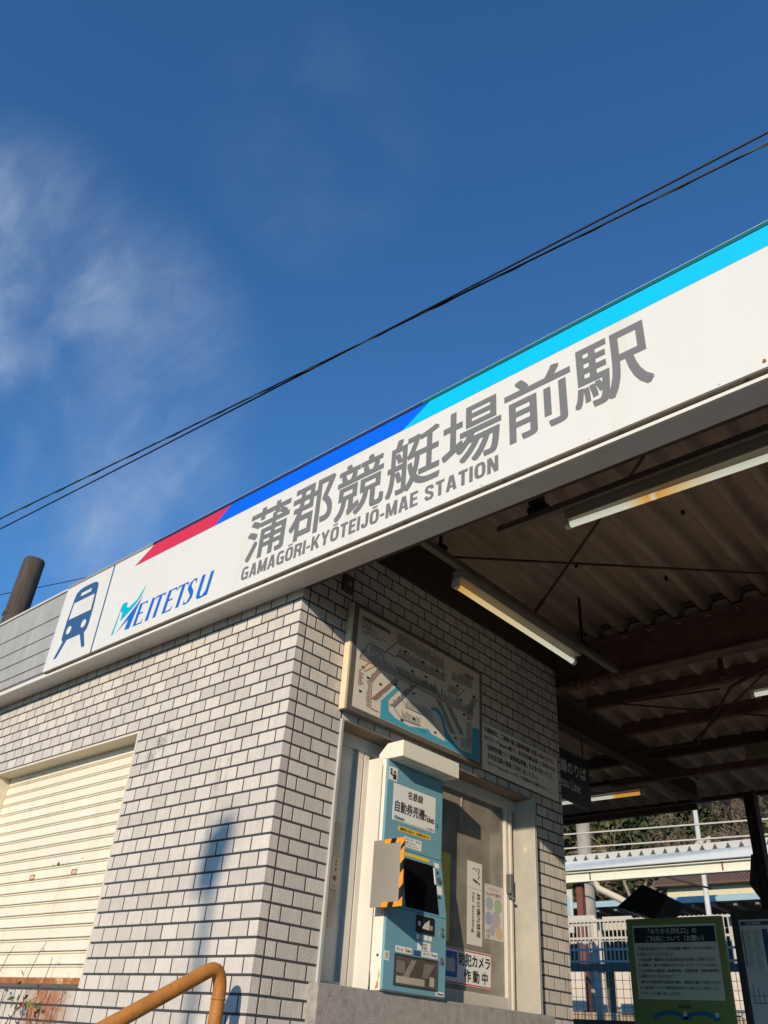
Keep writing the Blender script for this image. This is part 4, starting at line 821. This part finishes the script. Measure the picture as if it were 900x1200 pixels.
for x in (-.40, .25): gb.part('leg', tube([(SX(x), gy + .02, SZ(-2.45)), (SX(x), gy + .02, FL)], .02, 8), BROWN)
for x in (-.40, .25): gb.part('foot', box(SX(x) - .03, SX(x) + .03, gy - .2, gy + .24, FL + .001, FL + .03), BROWN, bevel=.005)
tt = Thing('timetable_board', (.4, 5.32, FL), 'dark framed timetable board beside the green notice stand', 'timetable')
ttp = tt.part('panel', bbox(.444, 1.30, gy + .004, gy + .03, -2.2, -.995), M('timetable_paper', (.68, .68, .66), rough=.4, var=.03))
tt.part('frame_bar', bbox(.392, .4435, gy - .01, gy + .04, -2.25, -.935), M('frame_dark', (.055, .05, .045), rough=.4), bevel=.003); tt.part('frame_bar', bbox(.444, 1.30, gy - .01, gy + .04, -.9945, -.935), MATS['frame_dark'], bevel=.003)
tt.part('frame_bar', bbox(1.3005, 1.35, gy - .01, gy + .04, -2.25, -.935), MATS['frame_dark'], bevel=.003); tt.part('frame_bar', bbox(.444, 1.30, gy - .01, gy + .04, -2.25, -2.2005), MATS['frame_dark'], bevel=.003)
PTm = PS(gy + .0028); PTn = PS(gy + .0018)
tt.part('heading', face_out(flat([rect(.455, 1.29, -1.035, -1.008), rect(.60, .64, -1.30, -1.06), rect(.455, .463, -1.30, -1.06)], PTm), (0, -1, 0)), M('tt_blue', (.05, .08, .18)), parent=ttp)
tt.part('lettering', face_out(join(text('平日 時刻表', PTn, .49, .60, -1.032, -1.012, bold=.01, res=1), text('時 蒲郡方面 吉良吉田方面', PTm, .475, .595, -1.055, -1.042, res=1)), (0, -1, 0)), WHITEP, parent=ttp)
tk = MB()
for i in range(17):
    z = -1.075 - i * .0145
    for k in range(2): tk.quad(*[PTm(*q) for q in rect(.472 + k * .06, .472 + k * .06 + random.uniform(.03, .055), z - .004, z)])
for i in range(9): tk.quad(*[PTm(*q) for q in rect(.47 + i * .035, .476 + i * .035, -1.52, -1.44 + random.uniform(-.03, .03))])
tk.quad(*[PTm(*q) for q in rect(.46, .80, -1.528, -1.522)]).quad(*[PTm(*q) for q in rect(.46, .80, -1.482, -1.478)])
tt.part('figures', face_out(tk, (0, -1, 0)), M('tt_ink', (.16, .17, .20)), parent=ttp)
for x in (.42, 1.325): tt.part('leg', tube([(SX(x), gy + .015, SZ(-2.25)), (SX(x), gy + .015, FL)], .02, 8), BROWN)
# hooded monitor hanging behind the notice stand
mo = Thing('hooded_monitor', (-.92, 5.6, -.75), 'black hooded monitor tilted on a post behind the green notice stand', 'monitor')
hd = MB(); f = [(-1.22, 5.5, -.655), (-.92, 5.5, -.465), (-.69, 5.56, -.578), (-.865, 5.56, -.765)]; bk = [(q[0] + .03, q[1] + .28, q[2] - .03) for q in f]; n = len(hd.v); hd.v += f + bk
hd.f += [(0, 1, 2, 3), (7, 6, 5, 4), (0, 4, 5, 1), (1, 5, 6, 2), (2, 6, 7, 3), (3, 7, 4, 0)]
mo.part('hood', hd, M('hood_black', (.018, .017, .016), rough=.35), bevel=.006)
mo.part('label', MB().quad((-1.15, 5.49, -.665), (-.93, 5.51, -.725), (-.932, 5.511, -.735), (-1.152, 5.49, -.676)), M('hood_label', (.16, .15, .13)))
mo.part('bracket', tube([(-.86, 5.7, -.70), (-.86, 5.72, -1.2), (-.86, 5.72, FL)], .02, 8), BROWN)

# ================================================================ handrail, weeds
hr = Thing('handrail', (.0, -.16, FL), 'orange brown painted pipe handrail at the head of the steps by the tiled corner', 'handrail')
sl_ = .528; c0 = Vector((0, -.235, -1.7635)); A_ = Vector((0, -1.72, -1.7635 - sl_ * (1.72 - .235)))
pts = [A_, c0]; c1 = Vector((0, -.152, -1.825)); cc = Vector((0, -.158, -1.721))
for k in range(1, 10):
    t_ = k / 10; pts.append(c0 * (1 - t_) ** 2 + cc * 2 * t_ * (1 - t_) + c1 * t_ * t_)
pts += [c1, Vector((0, -.150, FL))]
hr.part('rail', tube(pts, .0275, 18), RAILM, smooth=True)
hr.part('post', tube([(0, -1.66, A_.z + .03), (0, -1.66, -ZO)], .0265, 14), RAILM, smooth=True)
hr.part('weld_collar', tube([(0, -.1515, -1.842), (0, -.1515, -1.852)], .0295, 18), RAILM, smooth=True)
hr.part('base_plate', box(-.06, .06, -.21, -.09, FL + .001, FL + .012), RAILM, bevel=.003)
wd_ = Thing('weed', (-1.95, -.10, -3.53), 'straggly bare weed with a few green leaves and one red leaf by the rusty shutter', 'weed')
rw = random.Random(5); stems = [((-1.95, -.08, -3.5), (-1.98, -.07, -2.1), (-2.03, -.05, -1.88), (-1.99, -.02, -1.80)), ((-1.9, -.1, -3.5), (-1.86, -.09, -2.05), (-1.79, -.05, -1.72), (-1.70, -.03, -1.60)), ((-2.05, -.1, -3.5), (-2.2, -.08, -2.0), (-2.12, -.06, -1.75), (-2.02, -.05, -1.62)), ((-1.85, -.08, -3.5), (-1.62, -.07, -2.05), (-1.5, -.04, -1.90), (-1.40, -.02, -1.84)), ((-1.80, -.08, -3.5), (-1.66, -.07, -2.05), (-1.60, -.06, -1.85), (-1.56, -.05, -1.68)), ((-2.3, -.08, -3.5), (-2.1, -.08, -2.0), (-1.85, -.06, -1.93), (-1.62, -.05, -1.86))]
for s_ in stems:
    P_ = [Vector(q) for q in s_]; c = []
    for k in range(13):
        t_ = k / 12; c.append(P_[0] * (1 - t_) ** 3 + P_[1] * 3 * t_ * (1 - t_) ** 2 + P_[2] * 3 * t_ * t_ * (1 - t_) + P_[3] * t_ ** 3 + Vector((rw.uniform(-.006, .006), 0, rw.uniform(-.006, .006))))
    wd_.part('stem', tube(c, [.004 - .0025 * k / 12 for k in range(13)], 5), M('twig', (.20, .13, .08), rough=.9))
LEAF = M('weed_leaf', (.11, .15, .03), rough=.8, var=.25, island=.3, spec=.1)
for k in range(30):
    if k < 24: c = Vector((-1.76 + rw.gauss(0, .035), -.07 + rw.uniform(-.03, .02), -1.91 + rw.gauss(0, .05)))
    else: q = rw.choice(stems); c = Vector(q[3]) + Vector((rw.uniform(-.03, .03), -.01, rw.uniform(-.05, 0)))
    d = Vector((rw.uniform(-1, 1), rw.uniform(-.6, .6), rw.uniform(-1, .4))).normalized(); s = d.cross(Vector((.3, 1, .2))).normalized(); L = rw.uniform(.028, .052)
    wd_.part('leaf', MB().quad(c, c + d * L * .5 + s * L * .28, c + d * L, c + d * L * .5 - s * L * .28), LEAF if k != 5 else M('red_leaf', (.5, .04, .03)))
d = Vector((.8, -.2, -.5)).normalized(); c = Vector((-1.66, -.10, -1.885)); s = Vector((.4, .1, .8)); wd_.part('red_leaf', MB().quad(c, c + d * .03 + s * .012, c + d * .06, c + d * .03 - s * .012), M('red_leaf', (.5, .04, .03)))

# ================================================================ unseen post, made up to cast the soft shadow on the wall
ms = Thing('shadow_post', (4.69, -11, -ZO), 'made-up unseen post with a box head that casts the soft wall shadow', 'street lamp')
ms.part('post', tube([(4.69, -11, -ZO), (4.69, -11, 2.4)], .03, 10), ALU)
ms.part('head', MB().prism([(4.58, 2.40), (4.70, 2.38), (4.77, 2.60), (4.73, 2.72), (4.62, 2.66)], 1, -11.08, -10.92), ALU, bevel=.01)

# ================================================================ wires and poles
CAB = M('cable_black', (.012, .013, .014), rough=.5, var=.1)
def cable(name, a, b, sag, r, label, extra=0, twist=False):
    a, b = Vector(a), Vector(b); d = b - a; a2 = a - d * .8; b2 = b + d * .6; N_ = 160; c = []
    for k in range(N_ + 1):
        t_ = k / N_; q = a2.lerp(b2, t_); tt_ = (q - a).dot(d) / d.dot(d); q.z += sag * (4 * tt_ * (tt_ - 1)); c.append(q)
    t0 = Thing(name, c[0], label, 'cable', 'overhead cables'); t0.part('core', tube(c, r, 6), CAB)
    if twist:
        h = []
        for k in range(1600):
            t_ = k / 1599 * N_; i = min(int(t_), N_ - 1); q = c[i].lerp(c[i + 1], t_ - i); ph = k * .13; h.append(q + Vector((0, math.cos(ph) * .010, math.sin(ph) * .010 - .003)))
        t0.part('spiral_hanger', tube(h, .0055, 5), M('hanger_teal', (.05, .10, .11), rough=.5))
    return t0
cable('overhead_cable', (-9.118, 1.312, 4.5), (2.458, 2.195, 4.5), .018, .011, 'thin black overhead cable, the upper one of the pair crossing the sky')
cable('overhead_cable', (-8.82, 1.163, 4.5), (2.421, 2.292, 4.5), .018, .011, 'thicker overhead cable wound with a spiral hanger, the lower of the pair', twist=True)
cable('service_wire', (-8.9, .98, 3.0), (-6.108, 1.854, 3.0), .03, .006, 'single thin wire running past the cut off pole behind the roof')
sp_ = Thing('pole_stump', (-6.48, 1.0, -ZO), 'weathered cut off wooden pole rising behind the grey siding', 'pole')
sp_.part('shaft', tube([(-6.49, 1.0, -ZO), (-6.47, 1.0, 2.0), (-6.45, 1.0, 2.86), (-6.45, 1.0, 2.875)], [.16, .135, .128, .122], 20), M('old_wood', (.07, .058, .047), rough=.95, var=.35, scale=6, stretch=(6, 6, .5), bump=.5, second=(.13, .11, .09), cut=(.55, .75)))
sp_.part('band', tube([(-6.475, 1.0, 2.09), (-6.475, 1.0, 2.13)], .142, 20), BROWN)
sp_.part('insulator', join(tube([(-6.62, .93, 1.97), (-6.62, .93, 2.12)], .02, 8), tube([(-6.72, .93, 2.03), (-6.45, .93, 2.03)], .015, 6)), M('insul_grey', (.35, .36, .36)))

# ================================================================ beyond the canopy: tracks, platforms, hill
WHP = M('platform_white', (.50, .48, .43), rough=.5, var=.06)
CRB = M('cream_beam', (.68, .66, .54), rough=.5, var=.06)
BLU = M('pale_blue_paint', (.30, .42, .48), rough=.5, var=.06)
DARKR = M('dark_underside', (.06, .065, .06), rough=.7, var=.2)
link('platform', box(-14, 8, 8.6, 12.5, -ZO + .004, -2.4).mesh('platform', CONC, bevel=.01), kind='structure')
pr = Thing('platform_roof', (-3.5, 12.5, -2.4), 'white folded plate platform roof with a cream beam beyond the concourse', 'roof')
zt = 1.33
def folded(x0, x1, y0, y1, z, pit, h):
    mb = MB(); n_ = int((x1 - x0) / pit)
    for i in range(n_):
        a = x0 + i * pit
        prof_ = [(a, z), (a + pit * .22, z + h), (a + pit * .62, z + h), (a + pit * .84, z), (a + pit, z)]
        for (p_, q_) in zip(prof_, prof_[1:]): mb.quad((p_[0], y0, p_[1]), (q_[0], y0, q_[1]), (q_[0], y1, q_[1]), (p_[0], y1, p_[1]))
    return mb
pr.part('folded_sheet', folded(-9, 6, 11.95, 12.5, 1.20, .222, .135), WHP)
pr.part('end_closure', box(-9, 6, 11.93, 11.945, 1.19, 1.325), WHP)
rib_shade_mesh = MB().prism([(-.062, 1.203), (.048, 1.203), (.0, 1.305)], 1, 11.922, 11.929).mesh('rib_shade', DARKR)  # dark wedges standing in for the shade inside the open rib ends
for i in range(67): link('rib_shade', rib_shade_mesh, pr.o, Vector((-8.9 + i * .222, 0, 0)) - pr.base)
pr.part('gutter', box(-9, 6, 11.78, 11.94, 1.03, 1.188), M('gutter_blue_white', (.58, .60, .60), rough=.4, var=.05), bevel=.012); pr.part('beam', MB().box(-9, 6, 11.90, 11.91, .86, 1.028).box(-9, 6, 11.84, 11.97, .84, .858).box(-9, 6, 11.84, 11.97, 1.0, 1.018), CRB)
for x in (-5.05, -2.6, -.2): pr.part('beam_joint', box(x - .012, x + .012, 11.893, 11.899, .862, .998), M('column_brown', (.17, .06, .045), rough=.6))
for x in (-8.4, -5.36, -1.0, 3.2):
    pr.part('column', box(x - .06, x + .06, 12.0, 12.12, -2.4, 1.0), M('column_brown', (.17, .06, .045), rough=.6), bevel=.005)
pr.part('underside', box(-9, 6, 12.0, 12.48, 1.10, 1.14), DARKR)
pr.part('downpipe', tube([(-4.95, 11.9, .84), (-4.9, 11.9, .72), (-4.55, 12.0, .55), (-4.3, 12.1, .40), (-4.2, 12.1, .25)], .06, 10), M('pipe_tan', (.52, .46, .36)), smooth=True)
PANW = M('screen_panel', (.60, .52, .42), rough=.6, var=.08)
pn_ = Thing('platform_sign', (-5.5, 11.95, .1), 'white board with a pale blue mark fixed beside the brown platform column', 'sign')
pn_.part('board', box(-5.95, -5.45, 11.9, 11.93, .02, .74), WHP, bevel=.005)
pn_.part('mark', face_out(flat([[(-5.7, .30), (-5.5, .30), (-5.5, .60), (-5.56, .66), (-5.62, .58), (-5.68, .62)]], PA(11.898)), (0, -1, 0)), BLU)
r2 = Thing('far_platform_roof', (-8, 22, -2.4), 'low platform roof with a pale blue edge and dark ribbed underside', 'roof')
r2.part('edge', box(-22, 6, 21.9, 22.0, 2.08, 2.24), BLU); r2.part('top', MB().quad((-22, 22.0, 2.22), (6, 22.0, 2.22), (6, 27, 2.7), (-22, 27, 2.7)), BLU)
for i in range(46): r2.part('rib', box(-22 + i * .6, -21.9 + i * .6, 22.05, 26.5, 1.98, 2.10), M('rib_grey', (.16, .17, .16)))
r2.part('underside', box(-22, 6, 22.02, 26.8, 2.105, 2.14), DARKR); r2.part('back_wall', box(-22, 6, 26.9, 27.0, -2.4, 2.1), DARKR)
for x in (-15, -11.2, -7, -3): r2.part('column', box(x - .07, x + .07, 23.2, 23.34, -3, 1.98), WHP)
link('far_platform', box(-24, 8, 20.5, 28, -ZO + .004, -2.4).mesh('far_platform', CONC), kind='structure')
fn = Thing('platform_fence', (-3, 9, -2.4), 'white railing of close upright bars along the platform', 'fence')
for zf in (-.24, -.46, -.60, -.745): fn.part('rail', box(-7, 3, 8.98, 9.0, zf - .015, zf + .012), WHP)
fbm = box(-.008, .008, 8.972, 8.979, -.76, -.22).mesh('bar', WHP)
for i in range(160): link('bar', fbm, fn.o, Vector((-7 + i * .0625, 0, 0)) - fn.base)
fn.part('panel', box(-3.3, -2.85, 9.02, 9.04, -.36, -.19), WHP); fn.part('panel', box(-4.4, -3.42, 9.02, 9.04, -.30, -.16), WHP); fn.part('panel', box(-4.4, -3.5, 9.02, 9.04, -.52, -.47), WHP); fn.part('panel', box(-3.35, -2.6, 9.02, 9.04, -.50, -.45), WHP)
fn.part('kerb_beam', box(-7, 3, 9.0, 9.1, -.86, -.775), M('beam_blue_grey', (.13, .115, .10), rough=.6))
for x in (-6.4, -3.45, -.5, 2.4): fn.part('post', tube([(x, 9.05, -2.4), (x, 9.05, -.20)], .05, 12), PANW, smooth=True)
mf = Thing('wire_mesh_fence', (-3, 8.7, -2.4), 'thin wire mesh fence below the white railing', 'fence')
msh = MB()
for i in range(90): msh.box(-6 + i * .1, -5.994 + i * .1, 8.70, 8.704, -1.75, -.80)
for i in range(10): msh.box(-6, 3, 8.705, 8.709, -1.70 + i * .1, -1.694 + i * .1)
mf.part('wire', msh, M('wire_grey', (.25, .26, .26), rough=.5, metal=.4), kind='stuff'); mf.part('bottom_rail', box(-6, 3, 8.68, 8.72, -1.52, -1.45), M('rail_maroon', (.10, .03, .03)))
wl = Thing('platform_screen', (-3.5, 11.6, -2.4), 'white panel screen with timber boards below, behind the wire fence', 'screen')
for x in (-6.0, -5.37, -4.32, -3.40, -2.42): wl.part('panel', box(x - .24, x + .24, 11.6, 11.64, -1.188, -.613), PANW, bevel=.004)
for i in range(17): wl.part('board', box(-6.33 + i * .304, -6.04 + i * .304, 11.56, 11.59, -1.59, -1.21), M('timber_tan', (.42, .32, .20), rough=.8, var=.2), bevel=.004)
wl.part('rail', box(-6.6, 3, 11.65, 11.7, -.61, -.55), BLU)
for x in (-6.35, -4.85, -2.9, -.8): wl.part('post', box(x - .03, x + .03, 11.71, 11.77, -2.4, -.5), PANW)
# rails of the track
for yy in (16.2, 17.27): link('track_rail', box(-40, 40, yy, yy + .06, -ZO + .1, -ZO + .22).mesh('track_rail', RUST), kind='structure')
link('track_bed', box(-40, 40, 14.5, 19.5, -ZO + .005, -ZO + .1).mesh('track_bed', M('ballast', (.14, .12, .10), rough=.95, var=.3, scale=40, bump=.8)), kind='structure')
# poles, overhead wires
p1 = Thing('utility_pole', (-7.45, 16, -ZO), 'plain concrete utility pole with a rounded top before the evergreen trees', 'utility pole', 'utility poles by the track')
p1.part('shaft', tube([(-7.45, 16, -ZO), (-7.44, 16, 3.0), (-7.44, 16, 3.06)], [.2, .165, .12], 16), M('pole_concrete', (.30, .27, .23), rough=.9, var=.15), smooth=True)
p2 = Thing('utility_pole', (-6.3, 20, -ZO), 'slim pale pole carrying switchgear boxes and insulators above the platform roof', 'utility pole', 'utility poles by the track')
p2.part('shaft', tube([(-6.3, 20, -ZO), (-6.26, 20, 4.35)], [.075, .062], 12), M('pole_pale', (.52, .52, .48), rough=.6), smooth=True)
p2.part('arm', tube([(-6.75, 19.95, 4.42), (-6.26, 19.95, 4.30)], .05, 8), WHP); p2.part('switch_box', box(-6.95, -6.5, 19.7, 20.0, 2.45, 2.95), M('switch_grey', (.42, .47, .50), rough=.5), bevel=.03)
for k in range(14): p2.part('insulator', tube([(-6.3 + random.uniform(-.25, .45), 19.85, 2.5 + random.uniform(-.1, .75)), (-6.25 + random.uniform(-.25, .5), 19.8, 2.55 + random.uniform(-.1, .75))], random.uniform(.03, .07), 6), WHP)
for lab, z0, z1, in (('upper of two pale wires strung along the track', 2.24, 2.12), ('lower of two pale wires strung along the track', 1.95, 1.845)):
    t_ = Thing('track_wire', (-6.8, 14, z0), lab, 'wire', 'wires along the track'); sl_ = (z1 - z0) / 4.34
    t_.part('wire', tube([(-16, 14, z0 - 9.2 * sl_), (-6.8, 14, z0), (-2.43, 14, z1), (8, 14, z1 + 10 * sl_)], .017, 6), M('wire_pale', (.56, .52, .44), rough=.5))
t_ = Thing('guy_wire', (-6.8, 14.2, 2), 'thin dark guy wire running down from the concrete pole', 'wire'); t_.part('wire', tube([(-7.4, 15.8, 2.2), (-3.5, 13.5, .9)], .018, 5), BROWN)
# house
ho = Thing('house', (-11, 37, -ZO), 'cream walled house with a brown tiled roof on the slope behind the platform', 'house')
ho.part('wall', box(-14.2, -8.0, 35.0, 39, -ZO, 4.95), M('house_cream', (.62, .54, .38), rough=.8, var=.08))
rf = ho.part('roof', MB().prism([(34.5, 4.96), (37, 6.1), (39.5, 4.96), (39.5, 4.88), (34.5, 4.88)], 0, -14.6, -7.6), M('roof_brown', (.14, .09, .07), rough=.8))
for i in range(36): ho.part('roof_tile', tube([(-14.5 + i * .19, 34.45, 4.97), (-14.5 + i * .19, 37, 6.14)], .05, 6), M('roof_brown', (.14, .09, .07), rough=.8), parent=rf)
for x in (-13.2, -11.3, -9.5):
    wi = ho.part('window', box(x - .5, x + .5, 34.94, 34.99, 3.0, 4.1), M('window_frame_white', (.6, .6, .58)))
    ho.part('pane', box(x - .45, x - .02, 34.92, 34.935, 3.05, 4.05), M('dark_glass', (.04, .05, .06), rough=.1), parent=wi); ho.part('pane', box(x + .02, x + .45, 34.92, 34.935, 3.05, 4.05), M('dark_glass', (.04, .05, .06), rough=.1), parent=wi)
# hill
hm = MB(); NX, NY = 44, 16
for j in range(NY + 1):
    for i in range(NX + 1):
        x = -90 + 150 * i / NX; y = 33 + 70 * j / NY; s_ = min(1, j / NY * 1.25)
        hm.v.append((x, y, -ZO - .3 + 34 * (s_ ** .85) * (1 + .12 * math.sin(x * .13) + .1 * math.sin(x * .31 + y * .2)) + (0 if j == 0 else random.uniform(-.5, .5))))
for j in range(NY):
    for i in range(NX): hm.f.append((j * (NX + 1) + i, j * (NX + 1) + i + 1, (j + 1) * (NX + 1) + i + 1, (j + 1) * (NX + 1) + i))
hill = link('hill', hm.mesh('hill', M('leaf_litter', (.12, .085, .05), rough=.95, var=.4, scale=.6, second=(.07, .075, .03), cut=(.48, .6), coord='World'), smooth=True, fix=False), kind='structure')
def ground_z(x, y):
    i = (x + 90) / 150 * NX; j = (y - 33) / 70 * NY; i0 = max(0, min(NX - 1, int(i))); j0 = max(0, min(NY - 1, int(j))); a, b = i - i0, j - j0
    z = lambda I, J: hm.v[J * (NX + 1) + I][2]
    return (z(i0, j0) * (1 - a) + z(i0 + 1, j0) * a) * (1 - b) + (z(i0, j0 + 1) * (1 - a) + z(i0 + 1, j0 + 1) * a) * b
BARK = M('bark', (.16, .12, .09), rough=.95, var=.3); BARKP = M('pale_bark', (.24, .185, .135), rough=.95, var=.3)
def leafy(x, y, h, rx, label, mat, seed, n=2600, ls=.2):
    g = random.Random(seed); z = ground_z(x, y) - .2; t_ = Thing('evergreen_tree', (x, y, z), label, 'tree', 'trees on the hill')
    mb = tube([(x, y, z), (x + .1, y, z + h * .4), (x, y, z + h * .85)], [.22, .16, .05], 8)
    for k in range(8):
        a = g.uniform(0, 6.28); zz_ = z + h * g.uniform(.3, .75); mb = join(mb, tube([(x, y, zz_), (x + math.cos(a) * rx * .7, y + math.sin(a) * rx * .7, zz_ + h * .15)], [.07, .02], 5))
    t_.part('trunk', mb, BARK)
    cl = [(Vector((x, y, z + h * .62)) + Vector((g.gauss(0, .42) * rx, g.gauss(0, .42) * rx, g.gauss(0, .22) * h)), g.uniform(.35, .7) * rx * .62) for _ in range(24)]
    lv = MB()
    for k in range(n):
        c, r_ = g.choice(cl); d = Vector((g.gauss(0, 1), g.gauss(0, 1), g.gauss(0, 1))).normalized(); p_ = c + d * r_ * g.uniform(.65, 1.05); nrm = (d + Vector((g.gauss(0, .5), g.gauss(0, .5), g.gauss(0, .5) + .3))).normalized(); u = nrm.orthogonal().normalized(); v = nrm.cross(u); ang = g.uniform(0, 6.28); u, v = u * math.cos(ang) + v * math.sin(ang), v * math.cos(ang) - u * math.sin(ang); L = ls * g.uniform(.6, 1.3)
        lv.quad(p_ - u * L, p_ + v * L * .5, p_ + u * L, p_ - v * L * .5)
    t_.part('crown', lv, mat, fix=False)
LFD = M('evergreen_leaf', (.030, .046, .015), rough=.7, var=.3, scale=1.2, island=.45); LFY = M('olive_leaf', (.075, .078, .02), rough=.7, var=.3, scale=1.2, island=.45)
def bare(x, y, h, label, seed, mat=BARKP, spread=.62):
    g = random.Random(seed); z = ground_z(x, y) - .2; t_ = Thing('bare_tree', (x, y, z), label, 'tree', 'trees on the hill'); tr_ = MB(); tw = MB()
    def grow(p_, d, L, r_, lev):
        q = p_ + d * L; m_ = p_ + d * L * .5 + Vector((g.gauss(0, .05), g.gauss(0, .05), g.gauss(0, .03))) * L
        (tr_ if lev < 2 else tw).tube([p_, m_, q], [r_, r_ * .85, r_ * .7], 6 if lev < 2 else 3, cap=False)
        if lev >= 5: return
        for _ in range(3 if lev < 4 else 4):
            nd = (d + Vector((g.gauss(0, spread), g.gauss(0, spread), g.gauss(.12, spread * .6)))).normalized(); b_ = p_.lerp(q, g.uniform(.55, 1)); grow(b_, nd, L * g.uniform(.6, .85), r_ * .62, lev + 1)
    grow(Vector((x, y, z)), Vector((g.gauss(0, .06), 0, 1)).normalized(), h * .3, .17, 0)
    t_.part('trunk', tr_, mat, fix=False); t_.part('twigs', tw, mat, fix=False)

TREES_E = [(-25.5, 44, 9.0, 2.6, 0), (-22.8, 43, 8.4, 2.4, 1), (-20.4, 44.5, 9.5, 2.4, 0), (-27.5, 48, 10, 3.0, 1), (-22.0, 49, 10, 3.0, 0), (-18.3, 48.5, 9, 2.6, 0), (-11.8, 46, 10.5, 2.2, 1), (-14.2, 53, 10, 2.8, 0), (-30, 45, 9, 2.6, 0), (-8.5, 47, 10, 2.6, 1)]
EL_ = ['dense dark evergreen tree, the one behind the concrete pole', 'olive green broadleaf tree just past the tiled wall', 'dark evergreen tree with bare branches crossing it', 'olive evergreen higher up the slope past the tiled wall', 'dark evergreen high on the slope behind the concrete pole', 'dark evergreen crown between the bare trees', 'sunlit olive green crown beside the canopy post', 'dark evergreen high behind the bare thicket', 'dark evergreen tree hidden mostly by the tiled wall', 'olive evergreen right of the canopy post']
for i, (x, y, h, rx, k) in enumerate(TREES_E): leafy(x, y, h, rx, EL_[i], (LFD, LFY)[k], 20 + i)
TREES_B = [(-19.3, 42, 8.8), (-17.4, 43.5, 9.2), (-15.6, 44.5, 9.5), (-16.4, 42, 8.0), (-13.8, 44, 9.2), (-12.6, 45.5, 10), (-18.2, 46, 10), (-14.8, 47.5, 10.5), (-16.8, 49, 10.5), (-11.0, 44.0, 9), (-9.6, 45.0, 9.5), (-13.0, 49.5, 11)]
BL_ = ['pale forked bare tree in front of the dark evergreen', 'bare grey brown tree with arching branches', 'slender bare tree just left of the pole with switchgear', 'short twiggy bare tree behind the white platform roof', 'bare tree right of the pole with switchgear', 'bare brown tree next to the sunlit olive crown', 'tall bare tree up the slope behind the forked one', 'bare tree up the slope behind the switchgear pole', 'brown leafless tree high on the slope', 'bare tree seen just beside the canopy post', 'leafless tree right of the canopy post', 'tall leafless tree at the top of the thicket']
for i, (x, y, h) in enumerate(TREES_B): bare(x, y, h, BL_[i], 60 + i, BARKP if i % 3 != 2 else BARK)

# ================================================================ lift all to street level
bpy.data.objects.remove(_to); bpy.data.curves.remove(_tc)
for o in list(COL.objects):
    if o.parent is None and o.type in ('MESH', 'EMPTY'): o.location.z += ZO
